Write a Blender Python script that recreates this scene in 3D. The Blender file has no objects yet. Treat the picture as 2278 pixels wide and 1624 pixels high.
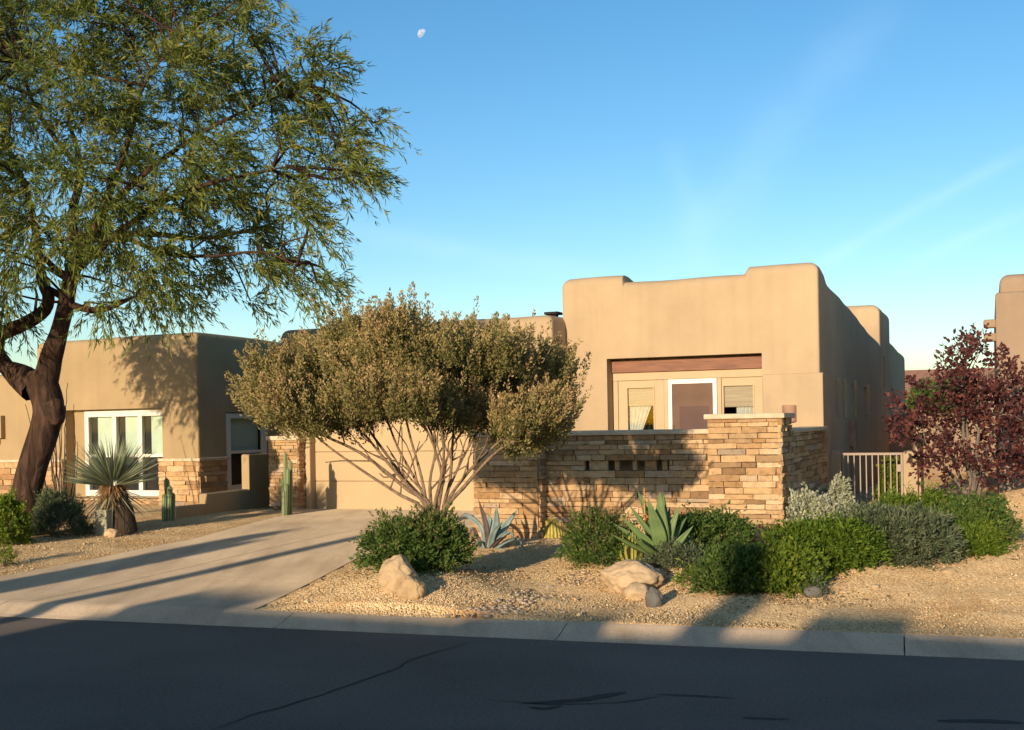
import bpy, bmesh, math, random
import numpy as np
from mathutils import Vector, Matrix, noise

random.seed(7)
rng = np.random.default_rng(7)
S = bpy.context.scene
COL = S.collection

# ------------------------------------------------------------------ camera
# D pixels: the photograph read at 2278 x 1624
F, ROLL, CX, CY, EYE = 2600.0, 0.018, 1139.0, 941.0, 1.7
TH = math.atan(0.41)          # yaw of the houses
PH = math.atan(0.3325)        # yaw of the street
cam = bpy.data.cameras.new('camera')
cam.sensor_width = 36.0
cam.lens = 36.0 * F / 2278.0
cam.shift_y = (CY - 812.0) / 2278.0
cam.clip_start = 0.1
cam.clip_end = 6000.0
camo = bpy.data.objects.new('camera', cam)
COL.objects.link(camo)
camo.matrix_world = Matrix.Translation((0, 0, EYE)) @ Matrix.Rotation(math.pi / 2, 4, 'X') @ Matrix.Rotation(-ROLL, 4, 'Z')
S.camera = camo

# ------------------------------------------------------------------ sky, sun, exposure
SUN_AZ = math.radians(25.0)   # light travels this far right of straight ahead
SUN_EL = math.radians(9.8)
SUN_STRENGTH, SKY_STRENGTH = 4.3, 0.15
S.view_settings.view_transform = 'Standard'
S.view_settings.look = 'None'
S.view_settings.gamma = 1.0
S.view_settings.use_curve_mapping = False
S.view_settings.exposure = 0.4
S.render.engine = 'CYCLES'
S.cycles.use_denoising = True
S.cycles.max_bounces = 6
S.cycles.transparent_max_bounces = 12

def ray(px, py):
    u, v = px - CX, CY - py
    return Vector(((u * math.cos(ROLL) + v * math.sin(ROLL)) / F, 1.0, (-u * math.sin(ROLL) + v * math.cos(ROLL)) / F))

world = bpy.data.worlds.new('World')
S.world = world
world.use_nodes = True
wn, wl = world.node_tree.nodes, world.node_tree.links
bg = wn['Background']
sky = wn.new('ShaderNodeTexSky')
sky.sky_type = 'NISHITA'
sky.sun_disc = False
sky.sun_elevation = SUN_EL
sky.sun_rotation = math.pi + SUN_AZ
sky.altitude = 700
sky.air_density = 1.0
sky.dust_density = 0.8
sky.ozone_density = 2.0
tc = wn.new('ShaderNodeTexCoord')
streak_sum = None
def wmath(op, a, b=None, clamp=False):
    n = wn.new('ShaderNodeMath'); n.operation = op; n.use_clamp = clamp
    for i, x in enumerate((a, b)):
        if x is None: continue
        if isinstance(x, (int, float)): n.inputs[i].default_value = x
        else: wl.new(x, n.inputs[i])
    return n.outputs[0]
# thin high cloud streaks: great-circle bands in world directions
for (x0, y0, x1, y1, width, amp) in ((1815, 590, 2300, 325, .006, .075), (2010, 600, 2300, 462, .0055, .05),
                                     (1515, 560, 1960, 20, .022, .045), (740, 515, 1300, 605, .010, .045), (1500, 330, 1560, 600, .012, .035)):
    a, b = ray(x0, y0).normalized(), ray(x1, y1).normalized()
    n = a.cross(b).normalized()
    mid = (a + b).normalized(); half = a.dot(mid)
    vm = wn.new('ShaderNodeVectorMath'); vm.operation = 'DOT_PRODUCT'
    wl.new(tc.outputs['Generated'], vm.inputs[0]); vm.inputs[1].default_value = n
    nz = wn.new('ShaderNodeTexNoise'); nz.inputs['Scale'].default_value = 9.0; nz.inputs['Detail'].default_value = 4
    wl.new(tc.outputs['Generated'], nz.inputs['Vector'])
    wob = wmath('MULTIPLY', wmath('SUBTRACT', nz.outputs[0], .5), width * 2.2)
    dd = wmath('DIVIDE', wmath('ADD', vm.outputs['Value'], wob), width)
    g = wmath('EXPONENT', wmath('MULTIPLY', wmath('MULTIPLY', dd, dd), -1.0))
    vm2 = wn.new('ShaderNodeVectorMath'); vm2.operation = 'DOT_PRODUCT'
    wl.new(tc.outputs['Generated'], vm2.inputs[0]); vm2.inputs[1].default_value = mid
    mr = wn.new('ShaderNodeMapRange'); mr.inputs['From Min'].default_value = half - (1 - half) * .6
    mr.inputs['From Max'].default_value = half + (1 - half) * .5
    wl.new(vm2.outputs['Value'], mr.inputs['Value'])
    nz2 = wn.new('ShaderNodeTexNoise'); nz2.inputs['Scale'].default_value = 22.0; nz2.inputs['Detail'].default_value = 5
    wl.new(tc.outputs['Generated'], nz2.inputs['Vector'])
    o = wmath('MULTIPLY', wmath('MULTIPLY', g, mr.outputs[0]), wmath('MULTIPLY', nz2.outputs[0], amp * 2))
    streak_sum = o if streak_sum is None else wmath('ADD', streak_sum, o)
hs = wn.new('ShaderNodeHueSaturation')
hs.inputs['Saturation'].default_value = 1.27; hs.inputs['Hue'].default_value = .499
wl.new(sky.outputs[0], hs.inputs['Color'])
mx = wn.new('ShaderNodeMix'); mx.data_type = 'RGBA'
wl.new(wmath('MINIMUM', streak_sum, .8), mx.inputs['Factor'])
wl.new(hs.outputs[0], mx.inputs['A'])
mx.inputs['B'].default_value = (6.5, 7.5, 8.3, 1)
wl.new(mx.outputs['Result'], bg.inputs['Color'])
bg.inputs['Strength'].default_value = SKY_STRENGTH

sun = bpy.data.lights.new('sun', 'SUN')
sun.energy = SUN_STRENGTH
sun.angle = math.radians(0.53)
sun.color = (1.0, 0.82, 0.59)
suno = bpy.data.objects.new('sun', sun)
COL.objects.link(suno)
SUN_DIR = Vector((math.sin(SUN_AZ) * math.cos(SUN_EL), math.cos(SUN_AZ) * math.cos(SUN_EL), -math.sin(SUN_EL)))
suno.rotation_euler = SUN_DIR.to_track_quat('-Z', 'Y').to_euler()
suno.location = (-20, -40, 20)

# ------------------------------------------------------------------ coordinates
def W(s, t, z=0.0):           # house frame -> world
    return Vector((s * math.cos(TH) + t * math.sin(TH), -s * math.sin(TH) + t * math.cos(TH), z))
def ST(x, y):
    return (x * math.cos(TH) - y * math.sin(TH), x * math.sin(TH) + y * math.cos(TH))
def WQ(e, q, z=0.0):          # street frame -> world
    return Vector((e * math.cos(PH) + q * math.sin(PH), -e * math.sin(PH) + q * math.cos(PH), z))
def EQ(x, y):
    return (x * math.cos(PH) - y * math.sin(PH), x * math.sin(PH) + y * math.cos(PH))
def at(px, py, Y):            # a pixel's point at distance Y
    r = ray(px, py)
    return Vector((r.x * Y, Y, EYE + r.z * Y))
def on_t(px, py, t):          # a pixel on a facade plane -> (s, t, z)
    r = ray(px, py); l = t / (r.x * math.sin(TH) + math.cos(TH))
    return ST(r.x * l, l)[0], t, EYE + r.z * l
def on_s(px, py, s):          # a pixel on a side-wall plane -> (s, t, z)
    r = ray(px, py); l = s / (r.x * math.cos(TH) - math.sin(TH))
    return s, ST(r.x * l, l)[1], EYE + r.z * l
Q0, Q1 = 8.74, 9.16           # kerb front and back
def sstep(a, b, x):
    x = np.clip((x - a) / (b - a), 0, 1); return x * x * (3 - 2 * x)
def base_h(x, y):
    q = x * math.sin(PH) + y * math.cos(PH)
    return .07 + .12 * sstep(Q1, 15.5, q)
BUMPS = ((-1.1, 11.2, .95, .24), (1.55, 12.2, 1.3, .20), (.35, 11.0, .45, -.05), (8.6, 17.2, 1.7, .55), (-.6, 10.4, .8, .07),
         (6.0, 12.0, 1.8, .20), (-8.2, 15.6, 1.6, .10), (3.0, 11.6, 1.1, .13))
def drive_edges(t):
    l = -10.25 - 1.05 * np.clip((t - 13.4) / 3.8, 0, 1)
    r = -6.12 - .88 * np.clip((t - 8.75) / 3.5, 0, 1)
    return l, r
def ground_h(x, y):
    x = np.asarray(x, float); y = np.asarray(y, float)
    z = base_h(x, y)
    for bx, by, br, bh in BUMPS:
        z = z + bh * np.exp(-((x - bx) ** 2 + (y - by) ** 2) / (br * br))
    s = x * math.cos(TH) - y * math.sin(TH); t = x * math.sin(TH) + y * math.cos(TH)
    l, r = drive_edges(t)
    inside = np.minimum(s - l, r - s)             # >0 inside the driveway
    w = sstep(-.45, -.02, inside)
    return z * (1 - w) + base_h(x, y) * w
def G(px, py):                # a pixel on the terrain
    r = ray(px, py); Y = 12.0
    for _ in range(40):
        z = float(ground_h(r.x * Y, Y)); Y = .5 * Y + .5 * (z - EYE) / r.z
    return Vector((r.x * Y, Y, float(ground_h(r.x * Y, Y))))

# ------------------------------------------------------------------ helpers
def thing(name, label, cat, loc=(0, 0, 0), rz=0.0, group=None):
    o = bpy.data.objects.new(name, None); o.empty_display_size = .2
    COL.objects.link(o); o.location = loc; o.rotation_euler = (0, 0, rz)
    o['label'] = label; o['category'] = cat
    if group: o['group'] = group
    return o
def tag(o, label, cat, group=None):
    o['label'] = label; o['category'] = cat
    if group: o['group'] = group
    return o
def link(name, me, mat, parent=None, loc=None, kind=None):
    o = bpy.data.objects.new(name, me); COL.objects.link(o)
    if mat is not None and not me.materials: me.materials.append(mat)
    if parent is not None: o.parent = parent
    if loc is not None: o.location = loc
    if kind: o['kind'] = kind
    return o
def mesh(name, v, f, smooth=False, tint=None):
    me = bpy.data.meshes.new(name)
    if isinstance(f, np.ndarray):
        v = np.asarray(v, np.float32); n, k = f.shape
        me.vertices.add(len(v)); me.vertices.foreach_set('co', v.ravel())
        me.loops.add(n * k); me.loops.foreach_set('vertex_index', f.astype(np.int32).ravel())
        me.polygons.add(n); me.polygons.foreach_set('loop_start', np.arange(n, dtype=np.int32) * k)
        me.update(calc_edges=True); me.validate()
    else:
        me.from_pydata([tuple(p) for p in v], [], f); me.update()
    if smooth: me.polygons.foreach_set('use_smooth', [True] * len(me.polygons))
    if tint is not None:
        a = me.attributes.new('tint', 'FLOAT', 'POINT'); a.data.foreach_set('value', np.asarray(tint, np.float32))
    return me
class MB:                     # collects boxes and polygons; one mesh
    def __init__(self): self.v = []; self.f = []
    def poly(self, pts):
        i = len(self.v); self.v += [tuple(p) for p in pts]; self.f.append(list(range(i, i + len(pts)))); return self
    def box(self, a, b):
        x0, y0, z0 = a; x1, y1, z1 = b; i = len(self.v)
        self.v += [(x0, y0, z0), (x1, y0, z0), (x1, y1, z0), (x0, y1, z0), (x0, y0, z1), (x1, y0, z1), (x1, y1, z1), (x0, y1, z1)]
        self.f += [[i + k for k in q] for q in ((3, 2, 1, 0), (4, 5, 6, 7), (0, 1, 5, 4), (1, 2, 6, 5), (2, 3, 7, 6), (3, 0, 4, 7))]
        return self
    def mesh(self, name, bevel=0.0, seg=2, off=(0, 0, 0)):
        me = bpy.data.meshes.new(name)
        me.from_pydata([(p[0] - off[0], p[1] - off[1], p[2] - off[2]) for p in self.v], [], self.f)
        if bevel:
            bm = bmesh.new(); bm.from_mesh(me)
            bmesh.ops.bevel(bm, geom=list(bm.edges), offset=bevel, segments=seg, affect='EDGES', profile=.5)
            bm.to_mesh(me); bm.free()
        me.update(); return me
def tube(chains, sides=7):
    """chains: list of (points, radii) -> verts, quads"""
    V, Q, n = [], [], 0
    for pts, rad in chains:
        pts = [Vector(p) for p in pts]
        up = Vector((.31, .2, .93))
        for i, p in enumerate(pts):
            d = (pts[min(i + 1, len(pts) - 1)] - pts[max(i - 1, 0)]).normalized()
            if abs(d.dot(up)) > .95: up = Vector((1, .1, 0))
            a = d.cross(up).normalized(); b = d.cross(a)
            for k in range(sides):
                t = 2 * math.pi * k / sides
                V.append(p + (a * math.cos(t) + b * math.sin(t)) * rad[i])
        for i in range(len(pts) - 1):
            for k in range(sides):
                k2 = (k + 1) % sides
                Q.append((n + i * sides + k, n + i * sides + k2, n + (i + 1) * sides + k2, n + (i + 1) * sides + k))
        n += len(pts) * sides
    return np.array([tuple(p) for p in V]), np.array(Q)
def spline(ctrl, n):
    """Catmull-Rom through control points (any dimension)"""
    c = np.array(ctrl, float); c = np.vstack([2 * c[0] - c[1], c, 2 * c[-1] - c[-2]])
    out = []
    m = len(c) - 3
    for j in range(n + 1):
        u = j / n * m; i = min(int(u), m - 1); f = u - i
        p0, p1, p2, p3 = c[i:i + 4]
        out.append(.5 * (2 * p1 + (p2 - p0) * f + (2 * p0 - 5 * p1 + 4 * p2 - p3) * f * f + (3 * p1 - p0 - 3 * p2 + p3) * f ** 3))
    return np.array(out)
def unit(a):
    return a / np.maximum(np.linalg.norm(a, axis=-1, keepdims=True), 1e-9)
def leaf_mesh(name, base, dirs, length, width, tint, fold=0.0):
    """kite-shaped leaves: base Nx3, dirs Nx3, length N, width N"""
    n = len(base); dirs = unit(dirs)
    side = unit(np.cross(dirs, rng.normal(size=(n, 3))))
    nor = np.cross(dirs, side)
    L = length[:, None]; Wd = width[:, None]
    v = np.empty((n, 4, 3))
    v[:, 0] = base
    v[:, 1] = base + dirs * L * .45 + side * Wd * .5 + nor * Wd * fold
    v[:, 2] = base + dirs * L
    v[:, 3] = base + dirs * L * .45 - side * Wd * .5 + nor * Wd * fold
    return mesh(name, v.reshape(-1, 3), np.arange(n * 4).reshape(n, 4), tint=np.repeat(tint, 4))

# ------------------------------------------------------------------ materials
def mat(name):
    m = bpy.data.materials.new(name); m.use_nodes = True
    return m, m.node_tree.nodes, m.node_tree.links, m.node_tree.nodes['Principled BSDF']
def nd(n, typ, **kw):
    x = n.new(typ)
    for k, v in kw.items():
        if k in x.inputs: x.inputs[k].default_value = v
        else: setattr(x, k, v)
    return x
def ramp(n, stops):
    r = n.new('ShaderNodeValToRGB'); e = r.color_ramp.elements
    while len(e) < len(stops): e.new(.5)
    for el, (p, c) in zip(e, stops):
        el.position = p; el.color = (*c, 1) if len(c) == 3 else c
    return r
def mixc(n, l, fac, a, b, mode='MIX'):
    m = n.new('ShaderNodeMix'); m.data_type = 'RGBA'; m.blend_type = mode
    for key, x in (('Factor', fac), ('A', a), ('B', b)):
        if isinstance(x, (int, float)): m.inputs[key].default_value = x
        elif isinstance(x, tuple): m.inputs[key].default_value = (*x, 1)
        else: l.new(x, m.inputs[key])
    return m.outputs['Result']
def bump(n, l, b, height, strength, dist):
    x = nd(n, 'ShaderNodeBump', Strength=strength, Distance=dist)
    l.new(height, x.inputs['Height']); l.new(x.outputs[0], b.inputs['Normal']); return x
def stucco(name, col, mott=.12):
    m, n, l, b = mat(name)
    g = nd(n, 'ShaderNodeTexCoord')
    big = nd(n, 'ShaderNodeTexNoise', Scale=.9, Detail=4.0, Roughness=.6); l.new(g.outputs['Object'], big.inputs['Vector'])
    r = ramp(n, ((.3, tuple(c * (1 - mott) for c in col)), (.7, tuple(min(1, c * (1 + mott * .7)) for c in col))))
    l.new(big.outputs[0], r.inputs[0])
    # faint rain streaks running down
    mp = nd(n, 'ShaderNodeMapping'); mp.inputs['Scale'].default_value = (5, 5, .25); l.new(g.outputs['Object'], mp.inputs[0])
    st = nd(n, 'ShaderNodeTexNoise', Scale=1.2, Detail=5.0); l.new(mp.outputs[0], st.inputs['Vector'])
    sr = ramp(n, ((.42, (1, 1, 1)), (.75, (.86, .83, .8)))); l.new(st.outputs[0], sr.inputs[0])
    c = mixc(n, l, .4, r.outputs[0], sr.outputs[0], 'MULTIPLY')
    l.new(c, b.inputs['Base Color'])
    b.inputs['Roughness'].default_value = .92
    b.inputs['Specular IOR Level'].default_value = .15
    f = nd(n, 'ShaderNodeTexNoise', Scale=60.0, Detail=4.0); l.new(g.outputs['Object'], f.inputs['Vector'])
    f2 = nd(n, 'ShaderNodeTexNoise', Scale=3.5, Detail=3.0); l.new(g.outputs['Object'], f2.inputs['Vector'])
    b1 = nd(n, 'ShaderNodeBump', Strength=.35, Distance=.006); l.new(f.outputs[0], b1.inputs['Height'])
    b2 = nd(n, 'ShaderNodeBump', Strength=.5, Distance=.03); l.new(f2.outputs[0], b2.inputs['Height'])
    l.new(b1.outputs[0], b2.inputs['Normal']); l.new(b2.outputs[0], b.inputs['Normal'])
    return m
def plain(name, col, rough=.7, spec=.3, var=.1, scale=6.0, bmp=0.0, metallic=0.0):
    m, n, l, b = mat(name)
    g = nd(n, 'ShaderNodeTexCoord'); t = nd(n, 'ShaderNodeTexNoise', Scale=scale, Detail=5.0); l.new(g.outputs['Object'], t.inputs['Vector'])
    r = ramp(n, ((.3, tuple(c * (1 - var) for c in col)), (.7, tuple(min(1, c * (1 + var)) for c in col)))); l.new(t.outputs[0], r.inputs[0])
    l.new(r.outputs[0], b.inputs['Base Color'])
    b.inputs['Roughness'].default_value = rough; b.inputs['Specular IOR Level'].default_value = spec; b.inputs['Metallic'].default_value = metallic
    if bmp: bump(n, l, b, t.outputs[0], .5, bmp)
    return m
def foliage(name, stops, trans=.35, rough=.6):
    m, n, l, b = mat(name)
    a = nd(n, 'ShaderNodeAttribute', attribute_name='tint')
    r = ramp(n, stops); l.new(a.outputs['Fac'], r.inputs[0])
    l.new(r.outputs[0], b.inputs['Base Color']); b.inputs['Roughness'].default_value = rough; b.inputs['Specular IOR Level'].default_value = .25
    tr = nd(n, 'ShaderNodeBsdfTranslucent'); l.new(r.outputs[0], tr.inputs['Color'])
    ms = nd(n, 'ShaderNodeMixShader'); ms.inputs[0].default_value = trans
    l.new(b.outputs[0], ms.inputs[1]); l.new(tr.outputs[0], ms.inputs[2]); l.new(ms.outputs[0], n['Material Output'].inputs['Surface'])
    return m
def stone_mat(name, stops, scale=1.0):
    m, n, l, b = mat(name)
    oi = nd(n, 'ShaderNodeObjectInfo'); r = ramp(n, stops); l.new(oi.outputs['Random'], r.inputs[0])
    g = nd(n, 'ShaderNodeTexCoord')
    geo = nd(n, 'ShaderNodeNewGeometry')
    t = nd(n, 'ShaderNodeTexNoise', Scale=14.0 * scale, Detail=6.0, Roughness=.65); l.new(geo.outputs['Position'], t.inputs['Vector'])
    v = ramp(n, ((.28, (.62, .58, .55)), (.5, (1, 1, 1)), (.75, (1.18, 1.12, 1.05)))); l.new(t.outputs[0], v.inputs[0])
    l.new(mixc(n, l, .85, r.outputs[0], v.outputs[0], 'MULTIPLY'), b.inputs['Base Color'])
    b.inputs['Roughness'].default_value = .9; b.inputs['Specular IOR Level'].default_value = .15
    t2 = nd(n, 'ShaderNodeTexNoise', Scale=38.0 * scale, Detail=5.0); l.new(geo.outputs['Position'], t2.inputs['Vector'])
    bump(n, l, b, t2.outputs[0], .8, .012)
    return m

M_STUC = stucco('stucco_tan', (.455, .332, .205))
M_STUC_N = stucco('stucco_neighbour', (.385, .275, .15))
M_STUC_R = stucco('stucco_far', (.33, .235, .16))
M_GDOOR = plain('garage_paint', (.49, .345, .19), .6, .3, .05, 1.5)
M_TRIM = plain('door_paint', (.48, .345, .20), .6, .3, .05, 3.0)
M_WHITE = plain('white_frame', (.74, .70, .60), .45, .4, .05)
M_CREAM = plain('cream_frame', (.72, .65, .52), .5, .4, .06)
M_CAP = plain('wall_cap', (.58, .45, .30), .9, .15, .15, 9.0, .006)
M_LEDGE = stone_mat('ledgestone', ((0, (.44, .27, .13)), (.2, (.54, .35, .18)), (.38, (.34, .19, .085)), (.52, (.57, .385, .21)), (.66, (.24, .14, .07)), (.78, (.50, .30, .145)), (.9, (.60, .42, .25)), (1, (.30, .225, .16))))
M_CORE = plain('wall_core', (.24, .165, .10), .95, .1, .25, 20.0, .01)
def wood_mat():
    m, n, l, b = mat('stained_timber')
    g = nd(n, 'ShaderNodeTexCoord'); mp = nd(n, 'ShaderNodeMapping'); mp.inputs['Scale'].default_value = (.9, 14, 14); l.new(g.outputs['Object'], mp.inputs[0])
    t = nd(n, 'ShaderNodeTexNoise', Scale=2.2, Detail=7.0, Distortion=1.2); l.new(mp.outputs[0], t.inputs['Vector'])
    r = ramp(n, ((.25, (.11, .035, .014)), (.5, (.20, .068, .027)), (.8, (.29, .11, .048)))); l.new(t.outputs[0], r.inputs[0])
    l.new(r.outputs[0], b.inputs['Base Color']); b.inputs['Roughness'].default_value = .6
    bump(n, l, b, t.outputs[0], .4, .006); return m
M_WOOD = wood_mat()
def glass_mat():
    m, n, l, b = mat('window_glass')
    n.remove(b)
    tr = nd(n, 'ShaderNodeBsdfTransparent'); tr.inputs['Color'].default_value = (.97, .985, .975, 1)
    gl = nd(n, 'ShaderNodeBsdfGlossy', Roughness=.03)
    fr = nd(n, 'ShaderNodeFresnel', IOR=1.6)
    mp = nd(n, 'ShaderNodeMath', operation='MULTIPLY_ADD'); mp.inputs[1].default_value = 1.0; mp.inputs[2].default_value = .0; l.new(fr.outputs[0], mp.inputs[0])
    geo = nd(n, 'ShaderNodeNewGeometry'); fb = nd(n, 'ShaderNodeMath', operation='SUBTRACT'); fb.inputs[0].default_value = 1.0; l.new(geo.outputs['Backfacing'], fb.inputs[1])
    mf = nd(n, 'ShaderNodeMath', operation='MULTIPLY'); l.new(mp.outputs[0], mf.inputs[0]); l.new(fb.outputs[0], mf.inputs[1])
    ms = nd(n, 'ShaderNodeMixShader'); l.new(mf.outputs[0], ms.inputs[0]); l.new(tr.outputs[0], ms.inputs[1]); l.new(gl.outputs[0], ms.inputs[2])
    l.new(ms.outputs[0], n['Material Output'].inputs['Surface']); return m
M_GLASS = glass_mat()
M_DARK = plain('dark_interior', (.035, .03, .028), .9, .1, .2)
M_SCREEN = plain('insect_screen', (.16, .095, .065), .8, .2, .12, 3.0)
M_SCREEN2 = plain('screen_lower', (.12, .072, .06), .8, .2, .1, 3.0)
M_CURTAIN = plain('curtain_cloth', (.46, .44, .38), .9, .1, .12, 12.0)
M_BLIND = plain('window_blind', (.50, .58, .46), .7, .2, .06, 4.0)
def bamboo():
    m, n, l, b = mat('woven_shade')
    g = nd(n, 'ShaderNodeTexCoord'); mp = nd(n, 'ShaderNodeMapping'); mp.inputs['Scale'].default_value = (1, 1, 60); l.new(g.outputs['Object'], mp.inputs[0])
    t = nd(n, 'ShaderNodeTexNoise', Scale=1.5, Detail=3.0); l.new(mp.outputs[0], t.inputs['Vector'])
    r = ramp(n, ((.3, (.32, .235, .15)), (.7, (.46, .36, .25)))); l.new(t.outputs[0], r.inputs[0]); l.new(r.outputs[0], b.inputs['Base Color']); b.inputs['Roughness'].default_value = .8
    return m
M_BAMBOO = bamboo()
M_IRON = plain('gate_iron', (.34, .25, .19), .6, .4, .08)
M_CLAY = plain('clay_sconce', (.36, .21, .14), .8, .2, .15)
M_BARK = None
def bark(name, stops, sc=9.0):
    m, n, l, b = mat(name)
    g = nd(n, 'ShaderNodeNewGeometry'); mp = nd(n, 'ShaderNodeMapping'); mp.inputs['Scale'].default_value = (1, 1, .22); l.new(g.outputs['Position'], mp.inputs[0])
    t = nd(n, 'ShaderNodeTexNoise', Scale=sc, Detail=7.0, Distortion=.8, Roughness=.65); l.new(mp.outputs[0], t.inputs['Vector'])
    r = ramp(n, stops); l.new(t.outputs[0], r.inputs[0]); l.new(r.outputs[0], b.inputs['Base Color']); b.inputs['Roughness'].default_value = .9; b.inputs['Specular IOR Level'].default_value = .15
    bump(n, l, b, t.outputs[0], 1.0, .05); return m
M_BARK = bark('acacia_bark', ((.3, (.018, .011, .008)), (.5, (.058, .032, .021)), (.7, (.125, .070, .046))), 9.0)
M_BARK2 = bark('shrub_bark', ((.3, (.17, .11, .07)), (.7, (.38, .26, .17))), 25.0)
M_BARK3 = bark('plum_bark', ((.3, (.12, .09, .07)), (.7, (.30, .24, .19))), 22.0)
def asphalt_mat():
    m, n, l, b = mat('asphalt')
    g = nd(n, 'ShaderNodeNewGeometry')
    a = nd(n, 'ShaderNodeTexNoise', Scale=.7, Detail=5.0); l.new(g.outputs['Position'], a.inputs['Vector'])
    f = nd(n, 'ShaderNodeTexNoise', Scale=150.0, Detail=3.0); l.new(g.outputs['Position'], f.inputs['Vector'])
    f3 = nd(n, 'ShaderNodeTexNoise', Scale=38.0, Detail=4.0, Roughness=.8); l.new(g.outputs['Position'], f3.inputs['Vector'])
    r = ramp(n, ((.3, (.100, .080, .064)), (.7, (.142, .114, .091)))); l.new(a.outputs[0], r.inputs[0])
    r2 = ramp(n, ((.35, (.5, .5, .5)), (.7, (1.6, 1.56, 1.52)))); l.new(f.outputs[0], r2.inputs[0])
    r3 = ramp(n, ((.35, (.72, .72, .72)), (.66, (1.25, 1.25, 1.25)))); l.new(f3.outputs[0], r3.inputs[0])
    l.new(mixc(n, l, .9, mixc(n, l, .9, r.outputs[0], r2.outputs[0], 'MULTIPLY'), r3.outputs[0], 'MULTIPLY'), b.inputs['Base Color'])
    b.inputs['Roughness'].default_value = .85; b.inputs['Specular IOR Level'].default_value = .25; b.inputs['Diffuse Roughness'].default_value = 1.0
    bump(n, l, b, f.outputs[0], .7, .006); return m
M_ASPH = asphalt_mat()
M_TAR = plain('tar_sealant', (.042, .036, .031), .8, .2, .35, 14.0, .004)
def concrete_mat(name, col, stain=.16):
    m, n, l, b = mat(name)
    g = nd(n, 'ShaderNodeNewGeometry')
    a = nd(n, 'ShaderNodeTexNoise', Scale=.8, Detail=6.0, Roughness=.6); l.new(g.outputs['Position'], a.inputs['Vector'])
    f = nd(n, 'ShaderNodeTexNoise', Scale=70.0, Detail=4.0); l.new(g.outputs['Position'], f.inputs['Vector'])
    r = ramp(n, ((.3, tuple(c * (1 - stain) for c in col)), (.7, tuple(c * (1 + stain) for c in col)))); l.new(a.outputs[0], r.inputs[0])
    r2 = ramp(n, ((.3, (.8, .8, .8)), (.7, (1.15, 1.15, 1.15)))); l.new(f.outputs[0], r2.inputs[0])
    mp = nd(n, 'ShaderNodeMapping'); mp.inputs['Rotation'].default_value = (0, 0, TH); mp.inputs['Scale'].default_value = (1.6, .22, 1); l.new(g.outputs['Position'], mp.inputs[0])
    w = nd(n, 'ShaderNodeTexNoise', Scale=1.6, Detail=6.0, Roughness=.65); l.new(mp.outputs[0], w.inputs['Vector'])
    r4 = ramp(n, ((.34, (.74, .72, .70)), (.52, (1, 1, 1)), (.75, (1.08, 1.08, 1.06)))); l.new(w.outputs[0], r4.inputs[0])
    l.new(mixc(n, l, .8, mixc(n, l, .9, r.outputs[0], r2.outputs[0], 'MULTIPLY'), r4.outputs[0], 'MULTIPLY'), b.inputs['Base Color'])
    b.inputs['Roughness'].default_value = .9; b.inputs['Specular IOR Level'].default_value = .2; b.inputs['Diffuse Roughness'].default_value = 1.0
    bump(n, l, b, f.outputs[0], .7, .008); return m
M_DRIVE = concrete_mat('driveway_concrete', (.43, .325, .215), .16)
M_KERB = concrete_mat('kerb_concrete', (.48, .36, .245), .13)
def gravel_mat():
    m, n, l, b = mat('granite_gravel')
    g = nd(n, 'ShaderNodeNewGeometry')
    v = nd(n, 'ShaderNodeTexVoronoi', Scale=60.0); l.new(g.outputs['Position'], v.inputs['Vector'])
    sep = nd(n, 'ShaderNodeSeparateColor'); l.new(v.outputs['Color'], sep.inputs[0])
    r = ramp(n, ((0, (.50, .31, .14)), (.35, (.70, .475, .24)), (.7, (.77, .545, .285)), (1, (.85, .66, .40)))); l.new(sep.outputs[0], r.inputs[0])
    a = nd(n, 'ShaderNodeTexNoise', Scale=.9, Detail=6.0, Roughness=.7); l.new(g.outputs['Position'], a.inputs['Vector'])
    ar = ramp(n, ((.32, (.78, .62, .46)), (.5, (1, 1, 1)), (.8, (1.08, 1.06, 1.0)))); l.new(a.outputs[0], ar.inputs[0])
    l.new(mixc(n, l, 1.0, r.outputs[0], ar.outputs[0], 'MULTIPLY'), b.inputs['Base Color'])
    b.inputs['Roughness'].default_value = .95; b.inputs['Specular IOR Level'].default_value = .1; b.inputs['Diffuse Roughness'].default_value = 1.0
    inv = nd(n, 'ShaderNodeMath', operation='SUBTRACT'); inv.inputs[0].default_value = 1.0; l.new(v.outputs['Distance'], inv.inputs[1])
    bump(n, l, b, inv.outputs[0], 1.0, .02); return m
M_GRAV = gravel_mat()
def pebble_mat():
    m, n, l, b = mat('loose_granite')
    a = nd(n, 'ShaderNodeAttribute', attribute_name='tint')
    r = ramp(n, ((0, (.42, .25, .11)), (.3, (.62, .41, .205)), (.75, (.72, .50, .26)), (1, (.82, .64, .40)))); l.new(a.outputs['Fac'], r.inputs[0])
    l.new(r.outputs[0], b.inputs['Base Color']); b.inputs['Roughness'].default_value = .9; b.inputs['Specular IOR Level'].default_value = .15; return m
M_PEB = pebble_mat()
M_RIVER = stone_mat('river_stone', ((0, (.40, .28, .19)), (.3, (.54, .40, .28)), (.55, (.30, .23, .18)), (.8, (.48, .34, .23)), (1, (.60, .48, .36))))
M_ROCK = stone_mat('granite_boulder', ((0, (.44, .30, .16)), (1, (.52, .37, .22))), .35)
M_ROCKD = stone_mat('dark_boulder', ((0, (.13, .12, .105)), (1, (.17, .155, .13))), .5)
M_PINK = plain('hill_soil', (.42, .27, .19), .95, .1, .2, .05)

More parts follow.
